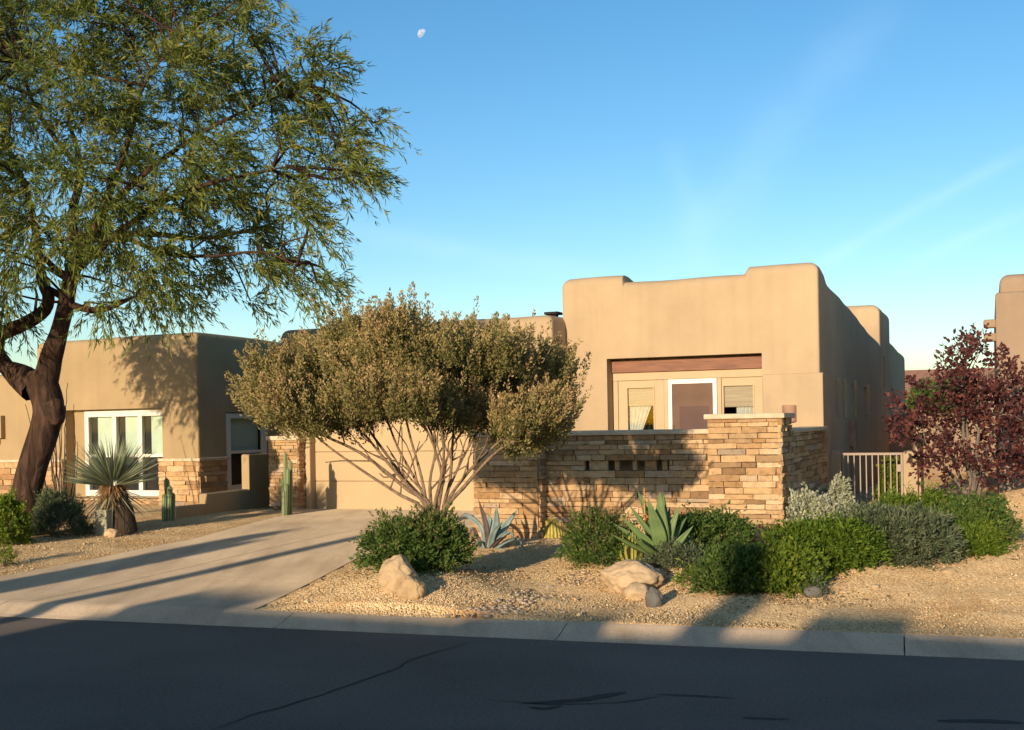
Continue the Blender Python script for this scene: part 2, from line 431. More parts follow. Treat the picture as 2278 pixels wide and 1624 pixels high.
# ------------------------------------------------------------------ setting: road, kerb, driveway, ground
def grid_lines(lo, hi, fine0, fine1, step, coarse):
    a = list(np.arange(fine0, fine1 + 1e-6, step))
    x = fine0; d = step
    while x > lo: d *= coarse; x -= d; a.insert(0, max(x, lo))
    x = fine1; d = step
    while x < hi: d *= coarse; x += d; a.append(min(x, hi))
    return np.array(a)
gx = grid_lines(-700, 700, -12.0, 11.0, .11, 1.35)
gq = grid_lines(-700, 900, 9.06, 20.0, .11, 1.35)
EE, QQ = np.meshgrid(gx, gq)
XX = EE * math.cos(PH) + QQ * math.sin(PH); YY = -EE * math.sin(PH) + QQ * math.cos(PH)
ZZ = ground_h(XX, YY)
nzs = np.array([noise.noise(Vector((x * 2.2, y * 2.2, .3))) * .022 + noise.noise(Vector((x * 9, y * 9, 4.3))) * .008 for x, y in zip(XX.ravel(), YY.ravel())]).reshape(XX.shape)
s_, t_ = XX * math.cos(TH) - YY * math.sin(TH), XX * math.sin(TH) + YY * math.cos(TH)
l_, r_ = drive_edges(t_)
ins = np.minimum(np.minimum(s_ - l_, r_ - s_), 18.6 - t_)
ZZ = ZZ + nzs * sstep(.0, .5, -ins) * sstep(9.2, 9.6, QQ)
ZZ = np.where(ins > .06, ZZ - .05, ZZ)
ZZ = np.where(QQ < 9.12, -.08, ZZ)
ZZ = np.where((QQ > -2.2) & (QQ < 9.12), -.08, ZZ)
ZZ = np.where(QQ <= -2.2, .05, ZZ)
nq, ne = XX.shape
idx = np.arange(nq * ne).reshape(nq, ne)
quads = np.stack([idx[:-1, :-1], idx[:-1, 1:], idx[1:, 1:], idx[1:, :-1]], -1).reshape(-1, 4)
link('ground', mesh('ground', np.stack([XX, YY, ZZ], -1).reshape(-1, 3), quads, True), M_GRAV, kind='structure')
# loose granite chips on the gravel
def chips():
    n = 95000
    e = rng.uniform(-13.0, 6.0, n); q = Q1 + .06 + (rng.random(n) ** 1.5) * 7.0
    x = e * math.cos(PH) + q * math.sin(PH); y = -e * math.sin(PH) + q * math.cos(PH)
    s, t = x * math.cos(TH) - y * math.sin(TH), x * math.sin(TH) + y * math.cos(TH)
    l, r = drive_edges(t)
    k = (np.minimum(s - l, r - s) < -.04) & ((t < 14.1) | (s < -10)) & (t < 18)
    x, y = x[k], y[k]; z = ground_h(x, y); n = len(x)
    base = np.array([(1, 0, 0), (-.4, .9, 0), (-.5, -.8, 0), (.1, .05, .75), (.05, -.1, -.6)])
    fc = np.array([(0, 1, 3), (1, 2, 3), (2, 0, 3), (1, 0, 4), (2, 1, 4), (0, 2, 4)])
    sc = rng.uniform(.005, .011, n) * np.where(rng.random(n) < .03, 1.8, 1) * np.where(rng.random(n) < .004, 2.2, 1); a = rng.uniform(0, 6.28, n)
    b = base[None] * (1 + rng.normal(0, .22, (n, 5, 3)))
    ca, sa = np.cos(a)[:, None], np.sin(a)[:, None]
    v = np.stack([b[..., 0] * ca - b[..., 1] * sa, b[..., 0] * sa + b[..., 1] * ca, b[..., 2]], -1) * sc[:, None, None]
    v += np.stack([x, y, z + sc * .35], -1)[:, None]
    f = (fc[None] + (np.arange(n) * 5)[:, None, None]).reshape(-1, 3)
    o = link('gravel', mesh('gravel', v.reshape(-1, 3), f, tint=np.repeat(rng.random(n), 5)), M_PEB, kind='stuff')
    tag(o, 'loose tan granite chips scattered over the gravel yard', 'gravel')
chips()
# road
rd = []
for e in (-300, 300):
    pass
link('road', MB().poly([WQ(-300, -2.0), WQ(300, -2.0), WQ(300, Q0 + .02), WQ(-300, Q0 + .02)]).mesh('road'), M_ASPH, kind='structure')
# sealed cracks and oil marks on the asphalt
def ribbon(name, pts, wid, z=.004):
    pts = [zp(px, py, 0) for px, py in pts]
    pts = [Vector(p) for p in spline(pts, len(pts) * 7)]
    mb = MB(); L = []
    for i, p in enumerate(pts):
        d = (pts[min(i + 1, len(pts) - 1)] - pts[max(i - 1, 0)]).normalized(); nrm = Vector((-d.y, d.x, 0))
        j = Vector((noise.noise(p * 3.1), noise.noise(p * 3.3 + Vector((5, 5, 5))), 0)) * .05
        w = wid * (.55 + .6 * abs(noise.noise(p * 2.0 + Vector((9, 0, 0)))) + .25 * random.random()) * min(1, .25 + 4 * i / len(pts), .25 + 4 * (len(pts) - 1 - i) / len(pts))
        L.append((p + j + nrm * w, p + j - nrm * w))
    for a, b in zip(L, L[1:]):
        mb.poly([(*a[0].xy, z), (*a[1].xy, z), (*b[1].xy, z), (*b[0].xy, z)])
    return link(name, mb.mesh(name), M_TAR, kind='structure')
def zp(px, py, z):
    r = ray(px, py); k = (z - EYE) / r.z; return Vector((r.x * k, k, z))
ribbon('road_crack', [(1045, 1428), (985, 1448), (935, 1462), (870, 1492), (760, 1532), (640, 1570), (560, 1592), (480, 1622)], .012)
ribbon('road_crack', [(1100, 1560), (1330, 1566), (1470, 1550)], .010)
ribbon('road_stain', [(1160, 1565), (1215, 1560), (1290, 1556), (1350, 1548), (1400, 1541)], .050)
ribbon('road_stain', [(1170, 1572), (1215, 1577), (1260, 1570)], .028)
ribbon('road_stain', [(1450, 1545), (1540, 1550), (1630, 1554)], .020)
ribbon('road_stain', [(1660, 1598), (1760, 1604)], .022)
ribbon('road_stain', [(2090, 1605), (2190, 1606), (2278, 1610)], .045)
# kerb in cast lengths
kerb = thing('kerb', 'x', 'x'); del kerb['label']; del kerb['category']; kerb['kind'] = 'structure'
joints = []
for (px, py) in ((600, 1392), (1240, 1412), (2012, 1440)):
    p = zp(px, py, .03); joints.append(EQ(p.x, p.y)[0])
joints = [-60, -30, joints[0] - 6.2, joints[0] - 3.1] + joints + [joints[-1] + 2.4, joints[-1] + 5.5, 30, 60]
prof = [(Q0, -.05), (Q0, .004), (Q0 + .10, .012), (Q0 + .20, .034), (Q0 + .30, .062), (Q0 + .36, .072), (Q1 + .02, .074), (Q1 + .02, -.05)]
for a, b in zip(joints, joints[1:]):
    mb = MB(); v = []
    for e in (a + .005, b - .005):
        v += [WQ(e, q, z) for q, z in prof]
    n = len(prof); mb.v = [tuple(p) for p in v]
    mb.f = [[i, i + 1, n + i + 1, n + i] for i in range(n - 1)] + [list(range(n))[::-1], list(range(n, 2 * n))]
    link('kerb_length', mb.mesh('kerb_length'), M_KERB, kerb)
opp = MB()
opp.v = []
link('opposite_kerb', MB().box((-300, -2.5, -.05), (300, -1.99, .09)).mesh('opposite_kerb', .02), M_KERB, kind='structure').rotation_euler = (0, 0, -PH)
# driveway slabs
drive = bpy.data.objects.new('driveway', None); COL.objects.link(drive); drive['kind'] = 'structure'
def curb_t(s):                # t on the back of the kerb for given s
    # q = e.. : solve EQ(W(s,t))[1] = Q1+.03
    c = math.cos(TH - PH); sn = math.sin(TH - PH)
    # W in street frame: q = t*cos(TH-PH) - s*sin(TH-PH)
    return (Q1 + .035 + s * sn) / c
rows = [None, 10.35, 13.25, 16.0, 18.62]
for i in range(4):
    for j in range(2):
        n = 10; V = []; Fc = []
        cols = 3
        for k in range(n + 1):
            for m in range(cols + 1):
                u = k / n
                def edge(tt):
                    l, r = drive_edges(tt); mid = -8.55
                    return (l, mid - .006) if j == 0 else (mid + .006, r)
                t1 = rows[i + 1] - .006
                # start line follows the kerb in the first row
                s_g = edge(10.0)[0] + (edge(10.0)[1] - edge(10.0)[0]) * m / cols
                t0 = curb_t(s_g) if i == 0 else rows[i] + .006
                tt = t0 + (t1 - t0) * u
                a, b = edge(tt); ss = a + (b - a) * m / cols
                p = W(ss, tt); p.z = float(base_h(p.x, p.y)) + .004; V.append(p)
        for k in range(n):
            for m in range(cols):
                a = k * (cols + 1) + m; Fc.append([a, a + 1, a + cols + 2, a + cols + 1])
        # thickness
        nv = len(V); V += [p - Vector((0, 0, .1)) for p in V]
        rim = [m for m in range(cols + 1)] + [k * (cols + 1) + cols for k in range(1, n + 1)] + [n * (cols + 1) + m for m in range(cols - 1, -1, -1)] + [k * (cols + 1) for k in range(n - 1, 0, -1)]
        for a, b in zip(rim, rim[1:] + rim[:1]): Fc.append([b, a, a + nv, b + nv])
        link('slab', mesh('slab', V, Fc), M_DRIVE, drive)

# ------------------------------------------------------------------ adobe walls
def adobe_mesh(s0, s1, t0, t1, zb, H, r=.14, wob=.012, seed=0.0, extra=()):
    def lines(a, b):
        L = [a + r * (1 - math.cos(x)) for x in np.linspace(0, math.pi / 2, 6)]
        M_ = list(np.arange(a + r + .25, b - r - .1, .33)); R = [b - r * (1 - math.cos(x)) for x in np.linspace(math.pi / 2, 0, 6)]
        return L + M_ + R
    ls, lt = sorted(lines(s0, s1) + list(extra)), lines(t0, t1)
    ns, nt = len(ls), len(lt); V = []
    for t in lt:
        for s in ls:
            ds = max(r - (s - s0), r - (s1 - s), 0); dt = max(r - (t - t0), r - (t1 - t), 0)
            d = (ds ** 7 + dt ** 7) ** (1 / 7); ss, tt = s, t
            if d > r:
                k = r / d; sgn_s = 1 if s > (s0 + s1) / 2 else -1; sgn_t = 1 if t > (t0 + t1) / 2 else -1
                ss = s - sgn_s * ds * (1 - k); tt = t - sgn_t * dt * (1 - k); d = r
            h = H(ss, tt) if callable(H) else H
            h += wob * noise.noise(Vector((ss * .9 + seed, tt * .9, seed)))
            V.append((ss, tt, h - r + math.sqrt(max(r * r - d * d, 0))))
    Fc = [[j * ns + i, j * ns + i + 1, (j + 1) * ns + i + 1, (j + 1) * ns + i] for j in range(nt - 1) for i in range(ns - 1)]
    rim = list(range(ns)) + [j * ns + ns - 1 for j in range(1, nt)] + [(nt - 1) * ns + i for i in range(ns - 2, -1, -1)] + [j * ns for j in range(nt - 2, 0, -1)]
    prev = rim; rows = 6
    for k in range(1, rows + 1):
        cur = []
        for i in rim:
            x, y, z = V[i]; cur.append(len(V)); V.append((x, y, z + (zb - z) * k / rows))
        for a in range(len(rim)):
            b = (a + 1) % len(rim); Fc.append([prev[b], prev[a], cur[a], cur[b]])
        prev = cur
    Fc.append(prev[::-1])
    return V, Fc
def adobe(name, parent, org, s0, s1, t0, t1, zb, H, mat_, r=.14, cuts=(), wob=.012, seed=0.0, extra=()):
    V, Fc = adobe_mesh(s0, s1, t0, t1, zb, H, r, wob, seed, extra)
    V = [(x - org[0], y - org[1], z - org[2]) for x, y, z in V]
    me = bpy.data.meshes.new(name); me.from_pydata(V, [], Fc); me.update()
    bm = bmesh.new(); bm.from_mesh(me); bmesh.ops.remove_doubles(bm, verts=bm.verts, dist=1e-5); bmesh.ops.recalc_face_normals(bm, faces=bm.faces); bm.to_mesh(me); bm.free()
    if cuts:
        tmp = bpy.data.objects.new('tmp', me); COL.objects.link(tmp); cs = []
        for a, b in cuts:
            c = bpy.data.objects.new('cut', MB().box(a, b).mesh('cut', off=org)); COL.objects.link(c); cs.append(c)
            md = tmp.modifiers.new('b', 'BOOLEAN'); md.object = c; md.operation = 'DIFFERENCE'; md.solver = 'EXACT'
        dg = bpy.context.evaluated_depsgraph_get()
        me2 = bpy.data.meshes.new_from_object(tmp.evaluated_get(dg))
        for c in cs + [tmp]: bpy.data.objects.remove(c)
        me = me2; me.name = name; me.materials.clear()
    me.polygons.foreach_set('use_smooth', [True] * len(me.polygons))
    try: me.set_sharp_from_angle(angle=math.radians(40))
    except Exception: pass
    return link(name, me, mat_, parent)
def house(name, label, s0, t0, z0=.0, cat='house'):
    r = thing(name, label, cat, W(s0, t0, z0), -TH); r['_o'] = (s0, t0, z0); return r
def part(name, h, mb, mat_, bevel=0.0, parent=None):
    off = tuple(h['_o']); return link(name, mb.mesh(name, bevel, off=off), mat_, parent or h)

# ledgestone: irregular block meshes shared by many bricks
BRICKS = []
for k in range(10):
    rr = random.Random(100 + k)
    bm = bmesh.new(); bmesh.ops.create_cube(bm, size=1.0)
    bmesh.ops.subdivide_edges(bm, edges=[e for e in bm.edges if abs(e.verts[0].co.x - e.verts[1].co.x) > .5], cuts=2)
    for v in bm.verts:
        v.co.x += rr.uniform(-.012, .012); v.co.z += rr.uniform(-.06, .06)
        if v.co.y < 0: v.co.y += rr.uniform(-.30, .22)
    me = bpy.data.meshes.new('brick'); bm.to_mesh(me); bm.free(); me.materials.append(M_LEDGE); BRICKS.append(me)
def stones(h, s0, s1, t, z0, z1, along='s', course=.064, lmin=.16, lmax=.46, depth=.05, holes=(), rnd=None, parent=None):
    """a field of ledgestone on the plane t=const (along s) or s=const (along t)"""
    rnd = rnd or random.Random(int(abs(s0 * 31 + t * 7 + z0 * 100)))
    o = h['_o']; z = z0
    while z < z1 - .02:
        hh = min(course * rnd.choice((.8, 1, 1, 1.15, 1.3)), z1 - z)
        if z1 - (z + hh) < .03: hh = z1 - z
        for (_a, _b, c0_, c1_) in holes:
            for zc in (c0_, c1_):
                if z + .012 < zc < z + hh + .02: hh = zc - z
        x = s0 - rnd.uniform(0, .05)
        while x < s1 - .01:
            L = rnd.uniform(lmin, lmax); x0, x1 = max(x, s0), min(x + L, s1)
            if s1 - x1 < .07: x1 = s1; L = s1 - x + 1
            x += L
            if x1 - x0 < .03: continue
            cuts = [(x0, x1)]
            for (a0, a1, b0, b1) in holes:
                if z + hh > b0 + .005 and z < b1 - .005:
                    nc = []
                    for c0, c1 in cuts:
                        if c1 <= a0 or c0 >= a1: nc.append((c0, c1)); continue
                        if c0 < a0 - .03: nc.append((c0, a0))
                        if c1 > a1 + .03: nc.append((a1, c1))
                    cuts = nc
            for c0, c1 in cuts:
                b = bpy.data.objects.new('brick', rnd.choice(BRICKS)); COL.objects.link(b); b.parent = parent or h
                pr = rnd.uniform(-.008, .014)
                d = depth + pr * 1.0
                if along == 's':
                    b.location = ((c0 + c1) / 2 - o[0], t - d / 2 - o[1], z + hh / 2 - o[2])
                    b.rotation_euler = (0, 0, math.pi * 0)
                elif along == 'front_right':   # faces +s, runs along t
                    b.location = (t + d / 2 - o[0], (c0 + c1) / 2 - o[1], z + hh / 2 - o[2]); b.rotation_euler = (0, 0, math.pi / 2)
                b.scale = (c1 - c0 - .007, d, hh - .007)
        z += hh

# ------------------------------------------------------------------ main house
TF, TG = 19.0, 18.33
mh = house('adobe_house', 'tan flat-roofed adobe house with garage and recessed timber-lintel doors', -6.8, TG)
o_mh = tuple(mh['_o'])
def H_main(s, t):
    # stepped front parapet, side wall sinking towards the back
    side = 4.06 - .10 * float(sstep(19.4, 21.0, t)) - .40 * float(sstep(20.5, 30.5, t))
    front = float(1 - sstep(19.55, 20.05, t))
    raised = max(float(1 - sstep(-5.735, -5.715, s)), float(sstep(-3.70, -3.60, s)))
    return side + .12 * raised * front
adobe('wall', mh, o_mh, -6.82, -2.50, TF, 31.0, -.1, H_main, M_STUC, .16,
      cuts=[((-6.03, TF - 1, .20), (-3.41, TF + .34, 2.76)), ((-5.9, TF + .2, .2), (-3.5, TF + 1.6, 2.4)),
            ((-2.75, 20.55, 1.75), (-2.0, 21.10, 2.33)), ((-2.75, 21.6, 1.75), (-2.0, 22.2, 2.33)), ((-2.75, 23.2, 1.75), (-2.0, 23.9, 2.33)), ((-2.75, 25.4, 1.75), (-2.0, 26.6, 2.33))], wob=.03, seed=1.0, extra=(-5.78, -5.737, -5.725, -5.713, -5.67, -3.74, -3.70, -3.675, -3.65, -3.625, -3.60, -3.56))
# thicker lower course with its ledge
part('lower_wall', mh, MB().box((-3.405, TF - .045, -.1), (-2.45, TF + .02, 2.41)), M_STUC, .02)
mb = MB()
for a, b in ((18.98, 20.5), (21.15, 21.55), (22.25, 23.15), (23.95, 25.35), (26.65, 30.9)): mb.box((-2.52, a + (.0 if a > 19 else .0), -.1), (-2.45, b, 2.41))
part('lower_wall', mh, mb, M_STUC)
part('lower_wall', mh, MB().box((-2.52, 20.51, -.1), (-2.452, 26.64, 1.70)), M_STUC, .01)
for (a, b) in ((20.55, 21.1), (21.6, 22.2), (23.2, 23.9), (25.4, 26.6)):
    w = part('window', mh, MB().box((-2.66, a + .02, 1.77), (-2.60, b - .02, 1.82)).box((-2.66, a + .02, 2.26), (-2.60, b - .02, 2.31)).box((-2.66, a + .02, 1.82), (-2.60, a + .07, 2.26)).box((-2.66, b - .07, 1.82), (-2.60, b - .02, 2.26)), M_CREAM)
    part('pane', mh, MB().box((-2.64, a + .07, 1.82), (-2.63, b - .07, 2.26)), M_GLASS, parent=w)
    part('backing', mh, MB().box((-2.745, a + .01, 1.76), (-2.735, b - .01, 2.32)), M_DARK, parent=w)
# rear tower and back wing
adobe('wall', mh, o_mh, -6.0, -2.49, 30.0, 33.0, -.1, lambda s, t: 4.47, M_STUC, .22, wob=.03, seed=3.0, cuts=[((-2.7, 30.35, 2.3), (-2.0, 31.2, 3.2))])
part('window', mh, MB().box((-2.69, 30.36, 2.31), (-2.65, 31.19, 3.19)), M_DARK)
adobe('wall', mh, o_mh, -8.0, -2.50, 32.6, 39.0, -.1, lambda s, t: 3.82 - .15 * float(sstep(33, 38, t)), M_STUC, .22, wob=.03, seed=5.0)
# garage wing
adobe('wall', mh, o_mh, -12.1, -6.76, TG, 29.0, -.1, lambda s, t: 3.51 + .05 * noise.noise(Vector((s * .5, t * .5, 9))), M_STUC, .15,
      cuts=[((-11.50, TG - 1, -.2), (-6.95, TG + .30, 2.30))], wob=.02, seed=7.0)
gd = part('garage_door', mh, MB().box((-11.50, TG + .20, .16), (-6.95, TG + .24, 2.30)), M_GDOOR)
for k in range(4):
    z0 = .165 + k * .534
    part('panel', mh, MB().box((-11.495, TG + .155, z0 + .004), (-6.955, TG + .20, z0 + .528)), M_GDOOR, .006, parent=gd)
part('door_jamb', mh, MB().box((-11.60, TG - .02, .14), (-11.503, TG + .155, 2.3)), M_TRIM, .006)
# door recess
rec = TF + .30
part('beam', mh, MB().box((-6.03, rec - .05, 2.525), (-3.41, rec + .038, 2.73)), M_WOOD, .008)
fw = MB().box((-6.028, rec, 2.39), (-3.412, rec + .05, 2.522))
dw = part('door_frame', mh, fw, M_TRIM, .006)
zt = 2.385
def panel(x0, x1, p0, p1, ptop, pbot):
    d = part('door', mh, MB().box((x0, rec + .022, .2), (p0, rec + .06, zt)).box((p1, rec + .022, .2), (x1, rec + .06, zt)).box((p0, rec + .022, ptop), (p1, rec + .06, zt)).box((p0, rec + .022, .2), (p1, rec + .06, pbot)), M_TRIM)
    part('pane', mh, MB().box((p0, rec + .04, pbot), (p1, rec + .046, ptop)), M_GLASS, parent=d)
    part('moulding', mh, MB().box((p0 - .02, rec + .006, ptop), (p1 + .02, rec + .03, ptop + .025)).box((p0 - .025, rec + .006, pbot - .02), (p0, rec + .03, ptop)).box((p1, rec + .006, pbot - .02), (p1 + .025, rec + .03, ptop)), M_TRIM, parent=d)
    return d
pL0, pL1 = on_t(1396, 900, rec)[0], on_t(1453, 900, rec)[0]; ptopL = on_t(1425, 863, rec)[2]; shL = on_t(1425, 903, rec)[2]
pR0, pR1 = on_t(1610, 900, rec)[0], on_t(1675, 900, rec)[0]; ptopR = on_t(1640, 858, rec)[2]; shR = on_t(1640, 905, rec)[2]
dL = panel(-5.93, -5.13, pL0, pL1, ptopL, .5)
dR = panel(-4.14, -3.42, pR0, pR1, ptopR, .5)
for (x0, x1) in ((-6.02, -5.935), (-5.125, -5.055), (-4.215, -4.145)):
    part('post', mh, MB().box((x0, rec + .005, .2), (x1, rec + .055, 2.388)), M_TRIM, .006, parent=dw)
def curtain(x0, x1, zt_, zb_, lean, parent):
    n = 26; V = []; Fc = []
    for i in range(9):
        u = i / 8
        for k in range(n + 1):
            w = k / n; x = x0 + (x1 - x0) * w * (1 - lean * u) ; V.append((x - o_mh[0], rec + .11 + .018 * math.sin(w * 6.28 * 5.5) - o_mh[1], zt_ + (zb_ - zt_) * u - o_mh[2]))
    for i in range(8):
        for k in range(n): a = i * (n + 1) + k; Fc.append([a, a + 1, a + n + 2, a + n + 1])
    link('curtain', mesh('curtain', V, Fc, True), M_CURTAIN, parent)
part('shade', mh, MB().box((pL0 - .02, rec + .065, shL), (pL1 + .02, rec + .075, ptopL + .03)), M_BAMBOO, parent=dL)
part('shade', mh, MB().box((pR0 - .02, rec + .065, shR), (pR1 + .02, rec + .075, ptopR + .03)), M_BAMBOO, parent=dR)
curtain(pL0 - .02, pL0 + .40, shL + .02, 1.2, .72, dL)
curtain(pR0 + .19, pR1 + .05, shR + .02, 1.2, -.2, dR)
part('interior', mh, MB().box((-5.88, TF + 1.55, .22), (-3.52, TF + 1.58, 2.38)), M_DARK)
# white screen door
sd = part('screen_door', mh, MB().box((-5.05, rec - .006, .2), (-4.985, rec + .05, 2.386)).box((-4.285, rec - .006, .2), (-4.22, rec + .05, 2.386)).box((-4.985, rec - .006, 2.31), (-4.285, rec + .05, 2.386)).box((-4.985, rec - .006, .2), (-4.285, rec + .05, .34)), M_WHITE)
part('screen', mh, MB().box((-4.985, rec + .015, .34), (-4.285, rec + .022, 2.31)), M_SCREEN, parent=sd)
part('screen_panel', mh, MB().box((-4.86, rec + .008, .5), (-4.36, rec + .0145, 1.93)), M_SCREEN2, parent=sd)
# wall sconce
ls, lt_, lz = on_t(1756, 920, TF - .05)
mb = MB(); n = 14; V = []; Fc = []
for zz, rr in ((lz - .135, .10), (lz - .125, .112), (lz + .125, .112), (lz + .135, .10)):
    for k in range(n + 1):
        a = math.pi * k / n; V.append((ls + rr * math.cos(a) - o_mh[0], TF - .05 - rr * math.sin(a) - o_mh[1], zz - o_mh[2]))
for i in range(3):
    for k in range(n): a = i * (n + 1) + k; Fc.append([a + 1, a, a + n + 1, a + n + 2])
Fc.append(list(range(n + 1))); Fc.append(list(range(3 * (n + 1), 4 * (n + 1)))[::-1])
link('wall_sconce', mesh('wall_sconce', V, Fc), M_CLAY, mh)
# roof vents
for (px, py, t, wd) in ((1231, 697, 21.0, .14), (908, 716, 21.5, .14)):
    s, t, z = on_t(px, py, t)
    mb = MB().box((s - wd, t - wd, z - .03), (s + wd, t + wd, z + .02)).box((s - wd * .55, t - wd * .55, 3.0), (s + wd * .55, t + wd * .55, z - .03))
    part('roof_vent', mh, mb, M_DARK, .008)
# downspout and meter on the side wall
part('electric_meter', mh, MB().box((-2.452, 22.55, 1.15), (-2.34, 22.9, 1.65)).box((-2.452, 22.68, .2), (-2.40, 22.75, 1.15)), M_CLAY, .01)

# garage stone pillar
gp = house('garage_pillar', 'ledgestone pillar with pale cap at left jamb of the garage', -11.93, 18.35, .1, 'pillar')
part('core', gp, MB().box((-12.19, 18.14, .1), (-11.66, 18.325, 1.46)), M_CORE)
stones(gp, -12.24, -11.62, 18.14, .26, 1.46, 's', .066, .12, .34)
stones(gp, 18.10, 18.47, -11.66, .26, 1.46, 'front_right', .066, .12, .3)
part('cap', gp, MB().box((-12.28, 18.06, 1.46), (-11.58, 18.325, 1.54)), M_CAP, .012)
part('plinth', gp, MB().box((-12.0, 18.1, .08), (-11.64, 18.325, .258)), M_STUC, .01)

# ------------------------------------------------------------------ courtyard stone wall
TW = 14.50
cw = house('stone_courtyard_wall', 'low ledgestone courtyard wall with address slot behind the agaves', -4.9, TW, .15, 'wall')
part('core', cw, MB().box((-6.38, 14.30, .1), (-5.52, 14.75, 1.52)).box((-5.519, TW + .03, .1), (-3.24, TW + .25, 1.06)).box((-5.519, TW + .03, 1.19), (-3.24, TW + .25, 1.52)).box((-5.519, TW + .16, 1.06), (-3.24, TW + .25, 1.19)), M_CORE)
sl0, sl1 = on_t(1303, 1042, TW)[0], on_t(1490, 1042, TW)[0]
stones(cw, -6.42, -5.49, 14.30, .12, 1.52, 's', .066)
stones(cw, 14.26, TW + .02, -5.52, .12, 1.52, 'front_right', .066, .12, .3)
stones(cw, -5.47, -3.24, TW + .03, .12, 1.52, 's', .066, holes=((sl0, sl1, 1.06, 1.19),))
for (a, b) in ((1309, 1352), (1366, 1377), (1406, 1416), (1433, 1460), (1471, 1484)):
    a, b = on_t(a, 1042, TW)[0], on_t(b, 1042, TW)[0]
    stones(cw, a, b, TW + .07, 1.06, 1.19, 's', .13, .5, .9, .04)
part('cap', cw, MB().box((-6.47, 14.20, 1.52), (-5.45, 14.80, 1.585)).box((-5.449, TW - .07, 1.52), (-3.245, TW + .30, 1.582)), M_CAP, .012)
TP = 14.36
pp = house('stone_gate_pillar', 'tall square ledgestone pillar with flat tan cap at the end of courtyard wall', -2.82, TP + .3, .15, 'pillar')
part('core', pp, MB().box((-3.22, TP + .03, .1), (-2.40, TP + .75, 1.70)), M_CORE)
stones(pp, -3.26, -2.355, TP + .03, .12, 1.70, 's', .068)
stones(pp, TP - .02, TP + .78, -2.40, .12, 1.70, 'front_right', .068, .14, .4)
part('cap', pp, MB().box((-3.30, TP - .06, 1.70), (-2.31, TP + .80, 1.765)), M_CAP, .014)
rw = house('stone_return_wall', 'shaded ledgestone side wall running from the pillar back to the house corner', -2.45, 17.0, .15, 'wall')
part('core', rw, MB().box((-2.75, TP + .80, .1), (-2.46, TF - .06, 1.50)), M_CORE)
stones(rw, TP + .81, TF - .07, -2.46, .12, 1.50, 'front_right', .075, .3, .8)
part('cap', rw, MB().box((-2.80, TP + .805, 1.50), (-2.385, TF - .062, 1.56)), M_CAP, .012)

# ------------------------------------------------------------------ side gate
TGT = 19.85
g0, g1 = -2.28, -1.33
gt = house('iron_gate', 'tan iron bar gate beside the house, closed between stucco posts', -1.8, TGT, .1, 'gate')
part('frame', gt, MB().box((g0, TGT - .015, 1.07), (g1, TGT + .015, 1.11)).box((g0, TGT - .015, .16), (g1, TGT + .015, .20)).box((g0, TGT - .02, .12), (g0 + .035, TGT + .02, 1.07)).box((g1 - .035, TGT - .02, .12), (g1, TGT + .02, 1.07)), M_IRON, .003)
for k in range(1, 10):
    x = g0 + (g1 - g0) * k / 10
    part('bar', gt, MB().box((x - .009, TGT - .009, .20), (x + .009, TGT + .009, 1.07)), M_IRON)
part('latch', gt, MB().box((g1 - .10, TGT - .035, .80), (g1 - .02, TGT - .021, .92)), M_IRON, .004)
gs = house('gate_stub_wall', 'low stucco wall stub curving up to the house corner beside the gate', -2.4, TGT, .1, 'wall')
adobe('wall', gs, tuple(gs['_o']), -2.46, -2.29, TGT - .12, TGT + .12, .0, lambda s, t: 1.14 + .02 * math.cos((s + 2.46) * 8), M_STUC, .05, wob=.005)
ps = house('gate_post', 'square stucco gate post with stepped rounded top beside the plum tree', -1.18, TGT, .1, 'post')
adobe('wall', ps, tuple(ps['_o']), -1.32, -1.10, TGT - .14, TGT + .14, .0, lambda s, t: 1.14, M_STUC, .05, wob=.005)
adobe('wall', ps, tuple(ps['_o']), -1.14, -1.06, TGT + .05, TGT + .9, .0, lambda s, t: 1.32, M_STUC, .035, wob=.005)
yw = house('yard_wall', 'tan stucco yard wall closing the side passage behind the gate', .5, 32.4, .1, 'wall')
adobe('wall', yw, tuple(yw['_o']), -2.55, 6.0, 32.3, 32.55, .0, lambda s, t: 1.75, M_STUC_R, .06)

# ------------------------------------------------------------------ left neighbour house
nh = house('neighbour_house', 'tan adobe house with stone wainscot behind the yucca, tree shadow on its wall', -16.5, 19.0)
o_nh = tuple(nh['_o'])
wx0, wx1 = -17.52, -15.40
adobe('wall', nh, o_nh, -18.6, -14.49, 19.0, 31.0, -.1, lambda s, t: 3.62 - .04 * (s + 14.5) / -4 - .25 * float(sstep(20, 30, t)), M_STUC_N, .13,
      cuts=[((-17.84, 18.0, .30), (-15.36, 19.32, 2.13)), ((-14.75, 19.9, .4), (-14.0, 21.4, 2.02))], wob=.015, seed=11.0)
adobe('wall', nh, o_nh, -27.0, -18.4, 18.8, 30.0, -.1, lambda s, t: 2.92, M_STUC_N, .13, wob=.015, seed=12.0)
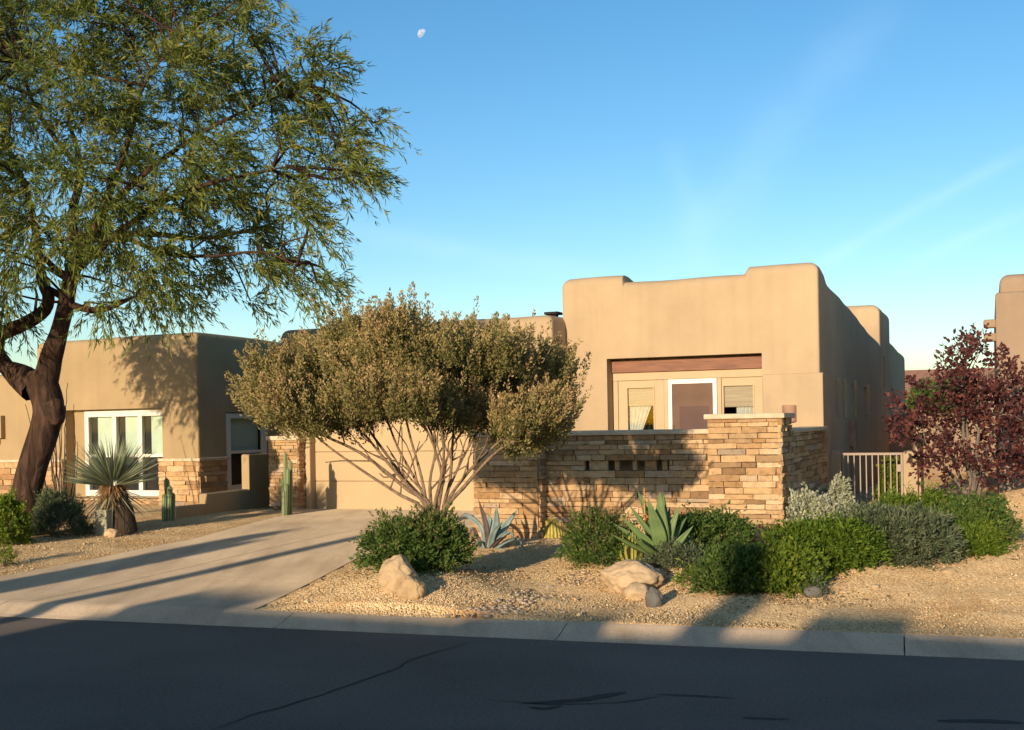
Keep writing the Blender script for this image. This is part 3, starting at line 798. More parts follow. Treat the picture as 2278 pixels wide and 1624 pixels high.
# big window
wf = part('window', nh, MB().box((wx0, 19.20, .34), (wx1, 19.30, .46)).box((wx0, 19.20, 1.98), (wx1, 19.30, 2.10)).box((wx0, 19.20, .46), (wx0 + .10, 19.30, 1.98)).box((wx1 - .06, 19.20, .46), (wx1, 19.30, 1.98)).box((wx0 + .72, 19.205, .46), (wx0 + .82, 19.295, 1.98)).box((wx0 + 1.38, 19.205, .46), (wx0 + 1.48, 19.295, 1.98)).box((wx0 + .10, 19.21, 1.14), (wx1 - .06, 19.29, 1.20)), M_WHITE)
for (a, b) in ((wx0 + .1, wx0 + .72), (wx0 + .82, wx0 + 1.38), (wx0 + 1.48, wx1 - .06)):
    for (c, d) in ((.46, 1.14), (1.20, 1.98)):
        part('pane', nh, MB().box((a, 19.25, c), (b, 19.256, d)), M_GLASS, parent=wf)
    bl = part('blind', nh, MB().box((a + .16, 19.305, 1.18), (b + .02, 19.31, 1.98)), M_BLIND, parent=wf)
part('backing', nh, MB().box((wx0 - .05, 19.312, .32), (wx1 + .02, 19.318, 2.12)), M_DARK, parent=wf)
part('window_trim', nh, MB().box((-17.838, 19.24, .32), (wx0 - .002, 19.315, 2.125)), M_STUC_N)
part('lintel', nh, MB().box((-17.838, 19.22, 2.102), (-15.362, 19.315, 2.128)), M_CREAM)
# side window
(_, ta, za), (_, tb, zb_) = on_s(474, 922, -14.5), on_s(528, 1085, -14.5)
sw = part('window', nh, MB().box((-14.56, 19.93, 1.90), (-14.50, 21.37, 2.0)).box((-14.56, 19.93, .42), (-14.50, 21.37, .52)).box((-14.56, 19.93, .52), (-14.50, 20.08, 1.90)).box((-14.56, 21.22, .52), (-14.50, 21.37, 1.90)).box((-14.56, 20.08, 1.17), (-14.50, 21.22, 1.23)), M_CREAM)
part('pane', nh, MB().box((-14.54, 20.08, .52), (-14.535, 21.22, 1.90)), M_GLASS, parent=sw)
part('blind', nh, MB().box((-14.63, 20.2, 1.2), (-14.625, 21.22, 1.90)), M_BLIND, parent=sw)
part('backing', nh, MB().box((-14.70, 19.92, .41), (-14.69, 21.38, 2.01)), M_DARK, parent=sw)
# wainscot
wn_ = part('wainscot', nh, MB().box((-15.36, 18.92, .1), (-14.47, 18.989, 1.06)), M_CORE)
part('wainscot', nh, MB().box((-18.4, 18.92, .1), (-17.84, 18.989, 1.06)), M_CORE)
part('wainscot', nh, MB().box((-14.485, 18.99, .1), (-14.43, 19.75, 1.06)), M_CORE)
stones(nh, -15.38, -14.40, 18.94, .15, 1.06, 's', .10, .16, .42, .05, parent=wn_)
stones(nh, -18.4, -17.84, 18.94, .15, 1.06, 's', .10, .16, .42, .05, parent=wn_)
stones(nh, -17.84, -15.38, 19.02, .12, .30, 's', .09, .16, .42, .05, parent=wn_)
stones(nh, 18.90, 19.80, -14.45, .15, 1.06, 'front_right', .10, .2, .5, .05, parent=wn_)
stones(nh, -22.0, -18.45, 18.78, .15, 1.06, 's', .10, .2, .5, .05, parent=wn_)
part('wainscot_cap', nh, MB().box((-15.38, 18.86, 1.06), (-14.36, 18.992, 1.12)).box((-18.42, 18.86, 1.06), (-17.845, 18.992, 1.12)).box((-14.484, 18.993, 1.06), (-14.36, 19.85, 1.12)).box((-22, 18.70, 1.06), (-18.43, 18.793, 1.12)), M_CAP, .01)
s_, t__, z_ = on_t(-2, 950, 18.8)
part('utility_box', nh, MB().box((s_ - .25, 18.68, z_ - .24), (s_ + .17, 18.80, z_ + .24)), M_STUC_N, .01)
part('utility_box', nh, MB().box((s_ - .12, 18.70, z_ - .36), (s_ + .03, 18.80, z_ - .245)), M_DARK, .01)
# stepped stucco wall between the houses
SW = -12.80
sx = [on_s(x, 1100, SW)[1] for x in (392, 460, 555, 640)]
stw = house('stepped_wall', 'low stucco wall stepping up from the gravel towards the side passage', SW, sx[1], .1, 'wall')
for (a, b, zt_) in ((sx[0], sx[1], on_s(420, 1125, SW)[2]), (sx[1], sx[2], on_s(466, 1097, SW)[2]), (sx[2], 24.0, on_s(563, 1010, SW)[2])):
    adobe('wall', stw, tuple(stw['_o']), SW - .17, SW, a, b + .002, .0, (lambda zz: (lambda s, t: zz))(zt_), M_STUC_N, .035, wob=.006)

# ------------------------------------------------------------------ right neighbour house and what lies behind
TR = 22.0
rh = house('right_house', 'brownish adobe house corner with projecting beam ends behind the plum tree', 3.0, TR)
adobe('wall', rh, tuple(rh['_o']), .17, 12.0, TR, 34.0, -.1, lambda s, t: 4.13, M_STUC_R, .17, wob=.02, seed=21.0)
adobe('wall', rh, tuple(rh['_o']), .10, 12.1, TR - .06, 33.0, -.1, lambda s, t: 3.82, M_STUC_R, .06, wob=.015, seed=22.0)
for z in (3.30, 3.06):
    part('viga', rh, MB().box((-.10, TR + .25, z - .075), (.3, TR + .45, z + .075)), M_STUC_R, .03)
for (px, py, Y, w, h_, lab) in ((2070, 905, 75, 16, 4.2, 'distant low house with tiled roof seen past the side passage'),):
    p = at(px, py, Y); r = thing('distant_house', lab, 'house', (p.x, p.y, .0), -TH)
    link('wall', MB().box((-w / 2, 0, 0), (w / 2, 8, h_ - 1.0)).mesh('wall', .05), M_STUC_R, r)
    mb = MB(); hw = w / 2 + .4
    a, b, c, d = (-hw, -.4, h_ - 1.0), (hw, -.4, h_ - 1.0), (hw, 8.4, h_ - 1.0), (-hw, 8.4, h_ - 1.0); e_, f_ = (-hw + 4, 4, h_ + .6), (hw - 4, 4, h_ + .6)
    mb.poly([a, b, f_, e_]); mb.poly([b, c, f_]); mb.poly([c, d, e_, f_]); mb.poly([d, a, e_]); mb.poly([d, c, b, a])
    link('roof', mb.mesh('roof'), plain('roof_tile', (.38, .19, .12), .85, .2, .2, 3.0), r)
# low hills
V = []; Fc = []
xs = np.linspace(-900, 900, 80)
for x in xs:
    h_ = 22 + 16 * noise.noise(Vector((x * .006, 1.7, 0))) + 6 * noise.noise(Vector((x * .03, 5.7, 0)))
    V += [(x, 640, -5), (x, 700, h_ * .55), (x, 780, h_), (x, 980, -5)]
for i in range(len(xs) - 1):
    for k in range(3): a = i * 4 + k; Fc.append([a, a + 4, a + 5, a + 1])
link('hills', mesh('hills', V, Fc, True), M_PINK, kind='structure')

# ------------------------------------------------------------------ houses and poles across the street that shade the road
QC = -9.0
ah = thing('house_across_street', 'adobe house across the street whose stepped parapet shades the road', 'house', WQ(0, QC), -PH)
def sun_back(px, py, z):      # where the sun ray that grazes this shadow-edge point crosses the house front
    p = zp(px, py, z); e, q = EQ(p.x, p.y); l = (q - QC) / math.cos(SUN_AZ - PH)
    return e - l * math.sin(SUN_AZ - PH), z + l * math.tan(SUN_EL)
def hs(*pts): return sum(sun_back(*p)[1] for p in pts) / len(pts) + .06
def es(*pts): return sum(sun_back(*p)[0] for p in pts) / len(pts)
b1a, b1b = es((276, 1354, .07), (400, 1322, .08)), es((560, 1338, .08), (508, 1358, .07))
b2a, b2b = es((1031, 1379, .08), (1001, 1394, .06)), es((1343, 1391, .07), (1319, 1424, .01))
b3a, b3b = es((1751, 1436, .03), (1805, 1376, .09)), es((2015, 1382, .09), (2015, 1418, .07))
prof = [(b1a - .25, hs((152, 1382, 0))), (b1a - .03, hs((224, 1380, .03))), (b1a + .03, hs((400, 1322, .08))), (b1b - .03, hs((540, 1334, .08))), (b1b + .03, hs((620, 1366, .07))),
        (b2a - .03, hs((911, 1388, .06), (1001, 1394, .06))), (b2a + .03, hs((1031, 1379, .08))), (b2b - .03, hs((1331, 1376, .08))), (b2b + .03, hs((1421, 1427, .01))),
        (b3a - .03, hs((1751, 1436, .03))), (b3a + .03, hs((1805, 1376, .09))), (b3b - .03, hs((2015, 1382, .09))), (b3b + .03, hs((2015, 1418, .07))), (b3b + 1.2, hs((2278, 1439, .06))), (14, hs((2278, 1439, .06)))]
V = []; Fc = []
n = len(prof)
for y in (0, -.35):
    V += [(a, y, 0.0) for a, _ in prof] + [(a, y, h_) for a, h_ in prof]
for i in range(n - 1):
    Fc += [[i, i + 1, n + i + 1, n + i], [2 * n + i + 1, 2 * n + i, 3 * n + i, 3 * n + i + 1], [n + i, n + i + 1, 3 * n + i + 1, 3 * n + i]]
Fc += [[0, n, 3 * n, 2 * n], [n - 1, 3 * n - 1, 4 * n - 1, 2 * n - 1]]
link('front_wall', mesh('front_wall', V, Fc), M_STUC_N, ah)
link('wall', MB().box((b1a - .24, -11, 0), (14, -.352, 2.9)).mesh('wall', .05), M_STUC_N, ah)
ca, cb = es((1577, 1328, .1), (1511, 1427, .03)), es((1643, 1340, .1), (1601, 1436, .03))
link('chimney', MB().box((ca, -.36, 2.6), (cb, -.9, hs((1640, 1235, .3)) + .1)).mesh('chimney', .04), M_STUC_N, ah)
link('door', MB().box((-1.2, 0, .1), (-.2, .04, 2.2)).mesh('door', .01), M_WOOD, ah)
for a in (-6.8, 2.0):
    w = link('window', MB().box((a, 0.003, .9), (a + 1.6, .05, 2.1)).mesh('window', .01), M_CREAM, ah)
    link('pane', MB().box((a + .1, .051, 1.0), (a + 1.5, .056, 2.0)).mesh('pane'), M_GLASS, w)
# street lamp
def q_back(e, q, q2):         # where the sun ray through (e,q) crosses q2
    return e - math.tan(SUN_AZ - PH) * (q - q2)
p = zp(450, 1272, .11); e_, q_ = EQ(p.x, p.y)
le = q_back(e_, q_, -2.9)
lm = thing('street_lamp', 'slim dark street lamp post on the far side of the street', 'street lamp', WQ(le, -2.9, .05))
v, f = tube([([(0, 0, 0), (0, 0, 3.6)], [.13, .12])], 12)
link('post', mesh('post', v, f, True), M_DARK, lm)
link('lamp_head', MB().box((-.13, -.13, 3.6), (.13, .13, 3.8)).mesh('lamp_head', .03), M_DARK, lm)
link('base', MB().box((-.14, -.14, -.02), (.14, .14, .12)).mesh('base', .02), M_DARK, lm)

# ------------------------------------------------------------------ plants
F_ACACIA = foliage('acacia_leaves', ((0, (.075, .115, .026)), (.45, (.17, .215, .045)), (.8, (.29, .295, .065)), (1, (.37, .31, .085))), .45)
F_RANGER = foliage('ranger_leaves', ((0, (.14, .135, .042)), (.4, (.28, .24, .082)), (.75, (.42, .305, .125)), (1, (.49, .315, .15))), .28)
F_PLUM = foliage('plum_leaves', ((0, (.055, .022, .024)), (.5, (.13, .042, .040)), (.85, (.20, .068, .050)), (1, (.26, .10, .065))), .35)
F_GREEN = foliage('lantana_leaves', ((0, (.055, .098, .020)), (.6, (.125, .20, .040)), (.85, (.20, .23, .055)), (1, (.29, .20, .10))), .4)
F_BRIGHT = foliage('bright_leaves', ((0, (.075, .135, .014)), (.6, (.18, .255, .026)), (1, (.32, .33, .05))), .45)
F_GREY = foliage('greygreen_leaves', ((0, (.075, .10, .050)), (.6, (.145, .175, .085)), (1, (.22, .22, .13))), .3)
F_PALE = foliage('brittlebush_leaves', ((0, (.28, .29, .18)), (.6, (.46, .46, .31)), (1, (.58, .56, .40))), .25)
F_YUCCA = foliage('yucca_leaves', ((0, (.12, .15, .085)), (.6, (.25, .28, .165)), (1, (.42, .40, .25))), .2)
F_DRY = foliage('dry_thatch', ((0, (.20, .105, .04)), (.6, (.36, .21, .09)), (1, (.50, .34, .17))), .2)

def foliage_obj(root, base, dirs, length, width, tint, mat_, name='foliage', fold=.15):
    loc = np.array(root.location)
    o = link(name, leaf_mesh(name, base - loc, dirs, length, width, tint, fold), mat_, root, kind='stuff')
    return o
def tree_part(root, name, chains, mat_, sides=7):
    v, f = tube(chains, sides); return link(name, mesh(name, v - np.array(root.location), f, True), mat_, root)

# --- the big acacia
def acacia():
    gb = G(52, 1192)
    root = thing('acacia_tree', 'tall acacia with leaning forked dark trunk and drooping narrow leaves', 'tree', gb)
    Yb = gb.y
    def L(pts): return [at(px, py, Yb + dy) for px, py, dy in pts]
    def chain(pts, radii, n):
        c = spline([tuple(p) for p in L(pts)], n); r = np.interp(np.linspace(0, 1, n + 1), np.linspace(0, 1, len(radii)), radii)
        # rough, swelling bark outline
        r = np.array([rr * (1 + .10 * noise.noise(Vector(p) * 2.4)) for rr, p in zip(r, c)])
        return [Vector(p) for p in c], list(r)
    trunk = chain([(40, 1215, 0), (52, 1130, 0), (72, 1040, 0), (98, 960, 0), (108, 905, 0), (92, 850, .0), (88, 825, .0)], [.25, .20, .19, .195, .225, .22, .15], 26)
    limbs = [
        chain([(96, 870, 0), (112, 800, 0), (132, 735, -.1), (146, 680, -.1), (155, 630, 0), (172, 575, .2), (215, 500, .3), (250, 410, .2)], [.19, .165, .125, .115, .11, .115, .09, .05], 26),
        chain([(86, 860, 0), (50, 830, .1), (0, 812, .2), (-70, 790, .4), (-150, 700, .6)], [.17, .13, .11, .10, .07], 14),
        chain([(70, 870, 0), (25, 830, .2), (-8, 780, .3), (0, 745, .3), (50, 722, .2), (95, 695, .1), (108, 662, .1), (96, 630, .2), (88, 590, .3), (80, 520, .4), (60, 430, .6), (20, 330, .8)], [.16, .13, .11, .11, .10, .095, .085, .085, .075, .06, .045, .03], 34),
        chain([(98, 640, .2), (130, 655, .1), (165, 680, -.2), (225, 690, -.5), (300, 660, -.8)], [.06, .05, .05, .045, .02], 12),
        chain([(158, 620, 0), (125, 600, .1), (100, 575, .2)], [.06, .05, .04], 6),
        chain([(172, 575, .2), (160, 480, .5), (180, 380, .8), (150, 260, 1.0)], [.09, .07, .05, .025], 14),
        chain([(165, 600, .1), (260, 520, -.4), (380, 440, -.9), (500, 400, -1.2), (640, 370, -1.3)], [.08, .055, .035, .022, .01], 16),
        chain([(230, 470, .3), (330, 380, .2), (440, 300, .1), (580, 230, 0), (690, 190, 0)], [.055, .040, .028, .018, .008], 14),
        chain([(250, 410, .2), (290, 300, -.2), (320, 190, -.6), (400, 80, -.9)], [.045, .035, .022, .010], 12),
        chain([(200, 525, .3), (330, 520, .9), (460, 530, 1.3), (600, 500, 1.6)], [.06, .05, .035, .015], 12),
        chain([(260, 520, -.4), (360, 560, -.6), (470, 570, -.9), (580, 560, -1.0), (660, 590, -1.0)], [.04, .03, .022, .015, .008], 12),
        chain([(180, 380, .8), (90, 260, .6), (40, 140, .3)], [.045, .035, .015], 10),
        chain([(-70, 790, .4), (-150, 620, -.2), (-220, 560, -.6), (-320, 420, -.6)], [.08, .07, .05, .02], 12),
    ]
    tree_part(root, 'trunk', [trunk], M_BARK, 14)
    tree_part(root, 'limbs', limbs, M_BARK, 9)
    # knots where old limbs were cut
    kn = at(124, 915, Yb - .12)
    bm = bmesh.new(); bmesh.ops.create_icosphere(bm, subdivisions=3, radius=.15)
    for v in bm.verts: v.co *= 1 + .35 * noise.noise(v.co * 9); v.co.z *= 1.3
    me = bpy.data.meshes.new('knot'); bm.to_mesh(me); bm.free(); me.polygons.foreach_set('use_smooth', [True] * len(me.polygons))
    link('knot', me, M_BARK, root, kn - Vector(root.location))
    nodes = np.array([tuple(p) for c, r in limbs for p in c])
    clumps = [(60, 40, 90), (180, 30, 90), (300, 60, 85), (420, 45, 80), (520, 40, 55), (550, 5, 40),
              (30, 130, 90), (140, 140, 90), (260, 160, 85), (380, 150, 80), (480, 130, 60), (545, 85, 45),
              (50, 260, 90), (170, 270, 90), (290, 260, 90), (410, 250, 85), (510, 215, 65), (590, 190, 55), (675, 130, 38), (725, 165, 34), (650, 210, 40),
              (40, 380, 90), (160, 390, 85), (280, 380, 85), (400, 365, 85), (505, 335, 75), (600, 295, 62), (690, 265, 50), (775, 290, 36), (825, 285, 26),
              (50, 480, 75), (180, 480, 70), (300, 470, 75), (420, 465, 75), (525, 435, 65), (620, 400, 60), (710, 375, 50), (780, 400, 40), (830, 412, 22), (760, 340, 35),
              (15, 570, 60), (130, 540, 50), (250, 555, 55), (360, 560, 62), (470, 540, 55), (570, 510, 52), (655, 470, 45), (715, 455, 30), (700, 520, 30),
              (300, 640, 45), (380, 640, 38), (435, 610, 34), (550, 600, 40), (630, 585, 42), (695, 620, 32), (565, 660, 20), (730, 640, 18), (225, 680, 36), (335, 690, 30), (420, 660, 22), (0, 660, 40), (30, 700, 25), (640, 640, 22),
              (-70, 60, 100), (-70, 200, 100), (-70, 340, 90), (-80, 470, 70), (-200, 120, 100), (-200, 270, 100), (-210, 400, 80), (-330, 180, 100), (-340, 330, 80), (-120, 560, 75), (-215, 600, 85), (-250, 520, 70), (-150, 650, 75), (-270, 640, 75), (-200, 690, 60), (-110, 620, 60), (-300, 560, 70), (-190, 540, 80), (-150, 720, 60), (-220, 740, 60), (-130, 690, 55), (-260, 690, 60), (-170, 610, 80), (200, -70, 90), (60, -80, 90), (350, -60, 80), (-100, -60, 90), (460, -40, 60)]
    B, Dr, Ln, Wd, Tn = [], [], [], [], []
    twigs = []
    ctr = np.array(at(200, 430, Yb))
    for (px, py, r) in clumps:
        for rep in range(2 if r > 30 else 1):
            near = np.clip((px + 100) / 900, 0, 1)
            dy = rng.uniform(-2.3, 2.0) * (1 - .55 * near)
            c = np.array(at(px + rng.uniform(-20, 20), py + rng.uniform(-20, 20), Yb + dy)); R = r * Yb / F
            nn = nodes[np.argmin(np.linalg.norm(nodes - c, axis=1) + rng.uniform(0, .5, len(nodes)))]
            mid = (nn + c) / 2 + rng.normal(0, .12, 3) + np.array([0, 0, .12])
            tw = spline([nn, mid, c], 6); twigs.append(([Vector(p) for p in tw], list(np.linspace(.024, .010, 7))))
            ns = int(8 + 54 * (R / .55) ** 2)
            out = unit((c - ctr)[None])[0]
            for k in range(ns):
                d0 = unit(rng.normal(size=3)[None])[0]
                p0 = c + d0 * R * rng.uniform(.0, .85) * np.array([1.1, 1.25, .85])
                ax = unit((out * .75 + d0 * .7 + rng.normal(0, .35, 3) + np.array([.1, -.05, .05]))[None])[0]
                Lg = rng.uniform(.30, .62)
                droop = rng.uniform(.15, .6)
                us = np.linspace(0, 1, 6)
                path = p0 + ax * (Lg * us)[:, None] + np.array([0, 0, -1.0]) * (droop * Lg * us ** 2)[:, None]
                if k % 3 == 0: twigs.append(([Vector(p) for p in path[::2]] , [.006, .004, .003]))
                m = 18
                u = rng.uniform(.05, 1, m)
                pb = p0 + ax * (Lg * u)[:, None] + np.array([0, 0, -1.0]) * (droop * Lg * u ** 2)[:, None]
                dv = ax * .75 + rng.normal(0, .42, (m, 3)) + np.array([0, 0, -.42])
                B.append(pb); Dr.append(dv); Ln.append(rng.uniform(.09, .17, m)); Wd.append(rng.uniform(.016, .025, m))
                Tn.append(np.clip(rng.normal(.46, .2, m) + .16 * rng.normal(), 0, 1))
    foliage_obj(root, np.vstack(B), np.vstack(Dr), np.concatenate(Ln), np.concatenate(Wd), np.concatenate(Tn), F_ACACIA)
    tree_part(root, 'twigs', twigs, M_BARK, 4)
acacia()

def tufts(C, A, nl, length, spread, ll, lw, tmean, tgrad, rough=.2):
    """pointed leafy sprays: C Nx3 bases, A Nx3 axes"""
    N = len(C); A = unit(A)
    u = rng.random((N, nl)) ** .9
    rad = unit(rng.normal(size=(N, nl, 3)))
    rad = unit(rad - A[:, None] * np.sum(rad * A[:, None], -1, keepdims=True))
    Lg = length if isinstance(length, np.ndarray) else np.full(N, length)
    base = C[:, None] + A[:, None] * (u * Lg[:, None])[..., None] + rad * (spread * (1 - u * .9) * rng.random((N, nl)) * (Lg / Lg.mean())[:, None])[..., None]
    d = A[:, None] * .8 + rad * rng.uniform(.2, .9, (N, nl, 1)) + rng.normal(0, rough, (N, nl, 3))
    n = N * nl
    t = np.clip(tmean + tgrad * (u - .5) + rng.normal(0, .18, (N, nl)) + rng.normal(0, .15, (N, 1)), 0, 1)
    return base.reshape(n, 3), d.reshape(n, 3), rng.uniform(ll * .7, ll * 1.25, n), rng.uniform(lw * .75, lw * 1.2, n), t.ravel()

# --- the big multi-stemmed ranger bush in front of the garage
def ranger():
    gb = W(*ST(-.76, 11.5)); gb.z = float(ground_h(gb.x, gb.y))
    root = thing('ranger_bush', 'large olive brown multi-stemmed bush spreading in front of the garage door', 'bush', gb)
    Y0 = gb.y
    # crown samples: image outline gives the lateral extent, a matching depth gives a round crown
    top = [(540, 850), (560, 800), (600, 790), (640, 735), (700, 725), (760, 695), (830, 690), (900, 672), (960, 700), (1020, 690), (1090, 690), (1150, 720), (1200, 745), (1240, 770), (1290, 810), (1305, 850)]
    bot = [(540, 860), (580, 905), (640, 940), (700, 975), (745, 990), (790, 955), (860, 945), (950, 950), (1040, 975), (1090, 1000), (1180, 992), (1220, 965), (1270, 930), (1305, 870)]
    tx, ty = zip(*top); bx, by = zip(*bot)
    cx, half = 925.0, 345.0
    lob = []; tries = 0
    while len(lob) < 165 and tries < 5000:
        tries += 1
        px = rng.uniform(590, 1264); a = (px - cx) / half
        yt, yb = np.interp(px, tx, ty) + 62, np.interp(px, bx, by) - 4
        yt += 14 * noise.noise(Vector((px * .02, 3.3, 0))) - 14 * math.exp(-((px - 880) / 60) ** 2)
        d = rng.uniform(-1, 1); lim = math.sqrt(max(1 - a * a, .03))
        if abs(d) > lim: continue
        k = math.sqrt(max(1 - (d / max(lim, .05)) ** 2, 0)); v = rng.random()
        mid = yb - (yb - yt) * .42
        y = mid + ((yb if v > .55 else yt) - mid) * abs(2 * v - 1) ** .5 * (.35 + .65 * k)
        if 1075 < px < 1215 and 835 < y < 905 and d < .3: continue
        p = np.array(at(px, y, Y0)); p[1] = Y0 + d * 1.35
        lob.append((p, rng.uniform(.16, .30)))
    bs = np.array([gb.x, gb.y, gb.z + .5]); C, A, tb = [], [], []
    for c, r in lob:
        out = unit((c - bs)[None])[0]; tone = rng.normal(0, .10)
        for k in range(int(12 + 22 * r / .25)):
            d0 = unit(rng.normal(size=3)[None])[0]; C.append(c + d0 * r * rng.uniform(.2, 1) * np.array([1, 1, .8]))
            A.append(out * .6 + d0 * .35 + np.array([0, 0, .85]) + rng.normal(0, .18, 3)); tb.append(tone)
    C, A = np.array(C), np.array(A)
    Lg = rng.uniform(.15, .28, len(C)) * np.where(rng.random(len(C)) < .12, 1.45, 1)
    b, d, ll, lw, t = tufts(C, A, 50, Lg, .056, .032, .016, .46, .65)
    t = np.clip(t + np.repeat(np.array(tb), 50), 0, 1)
    foliage_obj(root, b, d, ll, lw, t, F_RANGER)
    # stems: traced fans from the base
    ends = [((960, 1130), (905, 1090), (800, 1010), (690, 960), (640, 930)), ((950, 1130), (900, 1070), (830, 980), (770, 900), (700, 820)), ((955, 1135), (925, 1075), (880, 1000), (850, 930), (800, 800)),
            ((950, 1140), (935, 1060), (905, 960), (890, 880), (880, 760)), ((960, 1140), (955, 1070), (965, 990), (930, 900), (930, 780)), ((975, 1140), (985, 1060), (960, 970), (920, 905), (900, 860)),
            ((985, 1140), (1000, 1070), (1005, 980), (1010, 900), (1030, 780)), ((985, 1135), (1010, 1060), (1050, 980), (1090, 920), (1120, 800)), ((990, 1135), (1030, 1065), (1090, 1000), (1150, 950), (1230, 880)),
            ((990, 1140), (1035, 1080), (1110, 1000), (1190, 960), (1260, 920)), ((970, 1140), (975, 1080), (1000, 1000), (1045, 930), (1080, 850)), ((945, 1140), (885, 1100), (790, 1040), (700, 975), (600, 880)),
            ((965, 1140), (980, 1075), (990, 1010), (985, 940), (980, 840)), ((950, 1135), (910, 1085), (860, 1030), (800, 960), (730, 900))]
    chains = []
    for k, e in enumerate(ends):
        dpt = rng.uniform(-.7, .7)
        pts = [np.array(at(e[0][0] + (965 - e[0][0]) * .3 + rng.uniform(-8, 8), 1262, Y0)) + np.array([0, rng.uniform(-.08, .08), 0])]
        for j, (px, py) in enumerate(e): 
            q = np.array(at(px, py, Y0)); q[1] += dpt * (j / 4.0); pts.append(q)
        c = spline(pts, 18); r = np.linspace(rng.uniform(.019, .030), .007, 19)
        chains.append(([Vector(p) for p in c], list(r)))
        for m in range(5):          # side branches
            i = int(rng.integers(6, 17)); p0 = c[i]; dr = unit((c[min(i + 2, 18)] - c[i - 2])[None])[0] + rng.normal(0, .45, 3) + np.array([0, 0, .35])
            Lb = rng.uniform(.15, .38); mid = p0 + dr * Lb * .5 + rng.normal(0, .04, 3)
            chains.append(([Vector(p) for p in spline([p0, mid, p0 + dr * Lb], 5)], list(np.linspace(r[i] * .6, .005, 6))))
    tree_part(root, 'stems', chains, M_BARK2, 6)
ranger()

# --- purple-leaf plum by the gate
def plum():
    Y0 = 17.5; gb = at(2163, 1098, Y0); gb.z = float(ground_h(gb.x, gb.y))
    root = thing('plum_tree', 'purple-leaved ornamental plum tree with pale multiple stems right of the gate', 'tree', gb)
    clumps = [(2150, 800, 36), (2185, 775, 22), (2120, 815, 25), (2225, 820, 26), (2125, 860, 30), (2050, 868, 14), (2105, 905, 34), (2045, 925, 30), (2012, 950, 24), (1995, 905, 12), (2180, 880, 46), (2245, 880, 44), (2270, 850, 26), (2075, 965, 42), (2150, 960, 48), (2230, 965, 50), (2110, 1025, 42), (2190, 1035, 46), (2250, 1040, 44), (2280, 940, 40), (2160, 905, 36), (2030, 975, 22), (2065, 1040, 18), (2210, 920, 36), (2300, 1000, 40), (2320, 880, 40)]
    base = np.array(at(2163, 1092, Y0)); base[2] = gb.z
    B = [[], [], [], [], []]; ch = []
    for k in range(5):
        pass
    stem_ends = [(2100, 960), (2140, 880), (2185, 850), (2235, 900), (2060, 990), (2265, 960), (2150, 830)]
    nodes = []
    for (px, py) in stem_ends:
        e = np.array(at(px, py, Y0 + rng.uniform(-.5, .5)))
        c = spline([base + np.array([rng.uniform(-.06, .06), rng.uniform(-.05, .05), -.05]), base * .6 + e * .4 + np.array([0, 0, .12]) + rng.normal(0, .05, 3), e], 10)
        ch.append(([Vector(p) for p in c], list(np.linspace(.042, .011, 11)))); nodes.append(c[3:])
    nodes = np.vstack(nodes)
    for (px, py, r) in clumps:
        for rep in range(2):
            c = np.array(at(px, py, Y0 + rng.uniform(-.8, .8))); R = r * Y0 / F
            nn = nodes[np.argmin(np.linalg.norm(nodes - c, axis=1))]
            ch.append(([Vector(p) for p in spline([nn, (nn + c) / 2 + np.array([0, 0, .05]), c], 5)], list(np.linspace(.012, .004, 6))))
            n = int(4 + 20 * (R / .3) ** 2)
            d0 = unit(rng.normal(size=(n, 3))); C = c + d0 * R * rng.uniform(.1, .9, (n, 1))
            ax = d0 * .6 + unit((c - base)[None]) * .6 + rng.normal(0, .3, (n, 3))
            o = tufts(C, ax, 11, np.full(n, .26), .07, .075, .045, .45, .1, .4)
            for a, b in zip(B, o): a.append(b)
    B = [np.concatenate(a) for a in B]
    foliage_obj(root, *B, F_PLUM)
    tree_part(root, 'stems', ch, M_BARK3, 6)
plum()

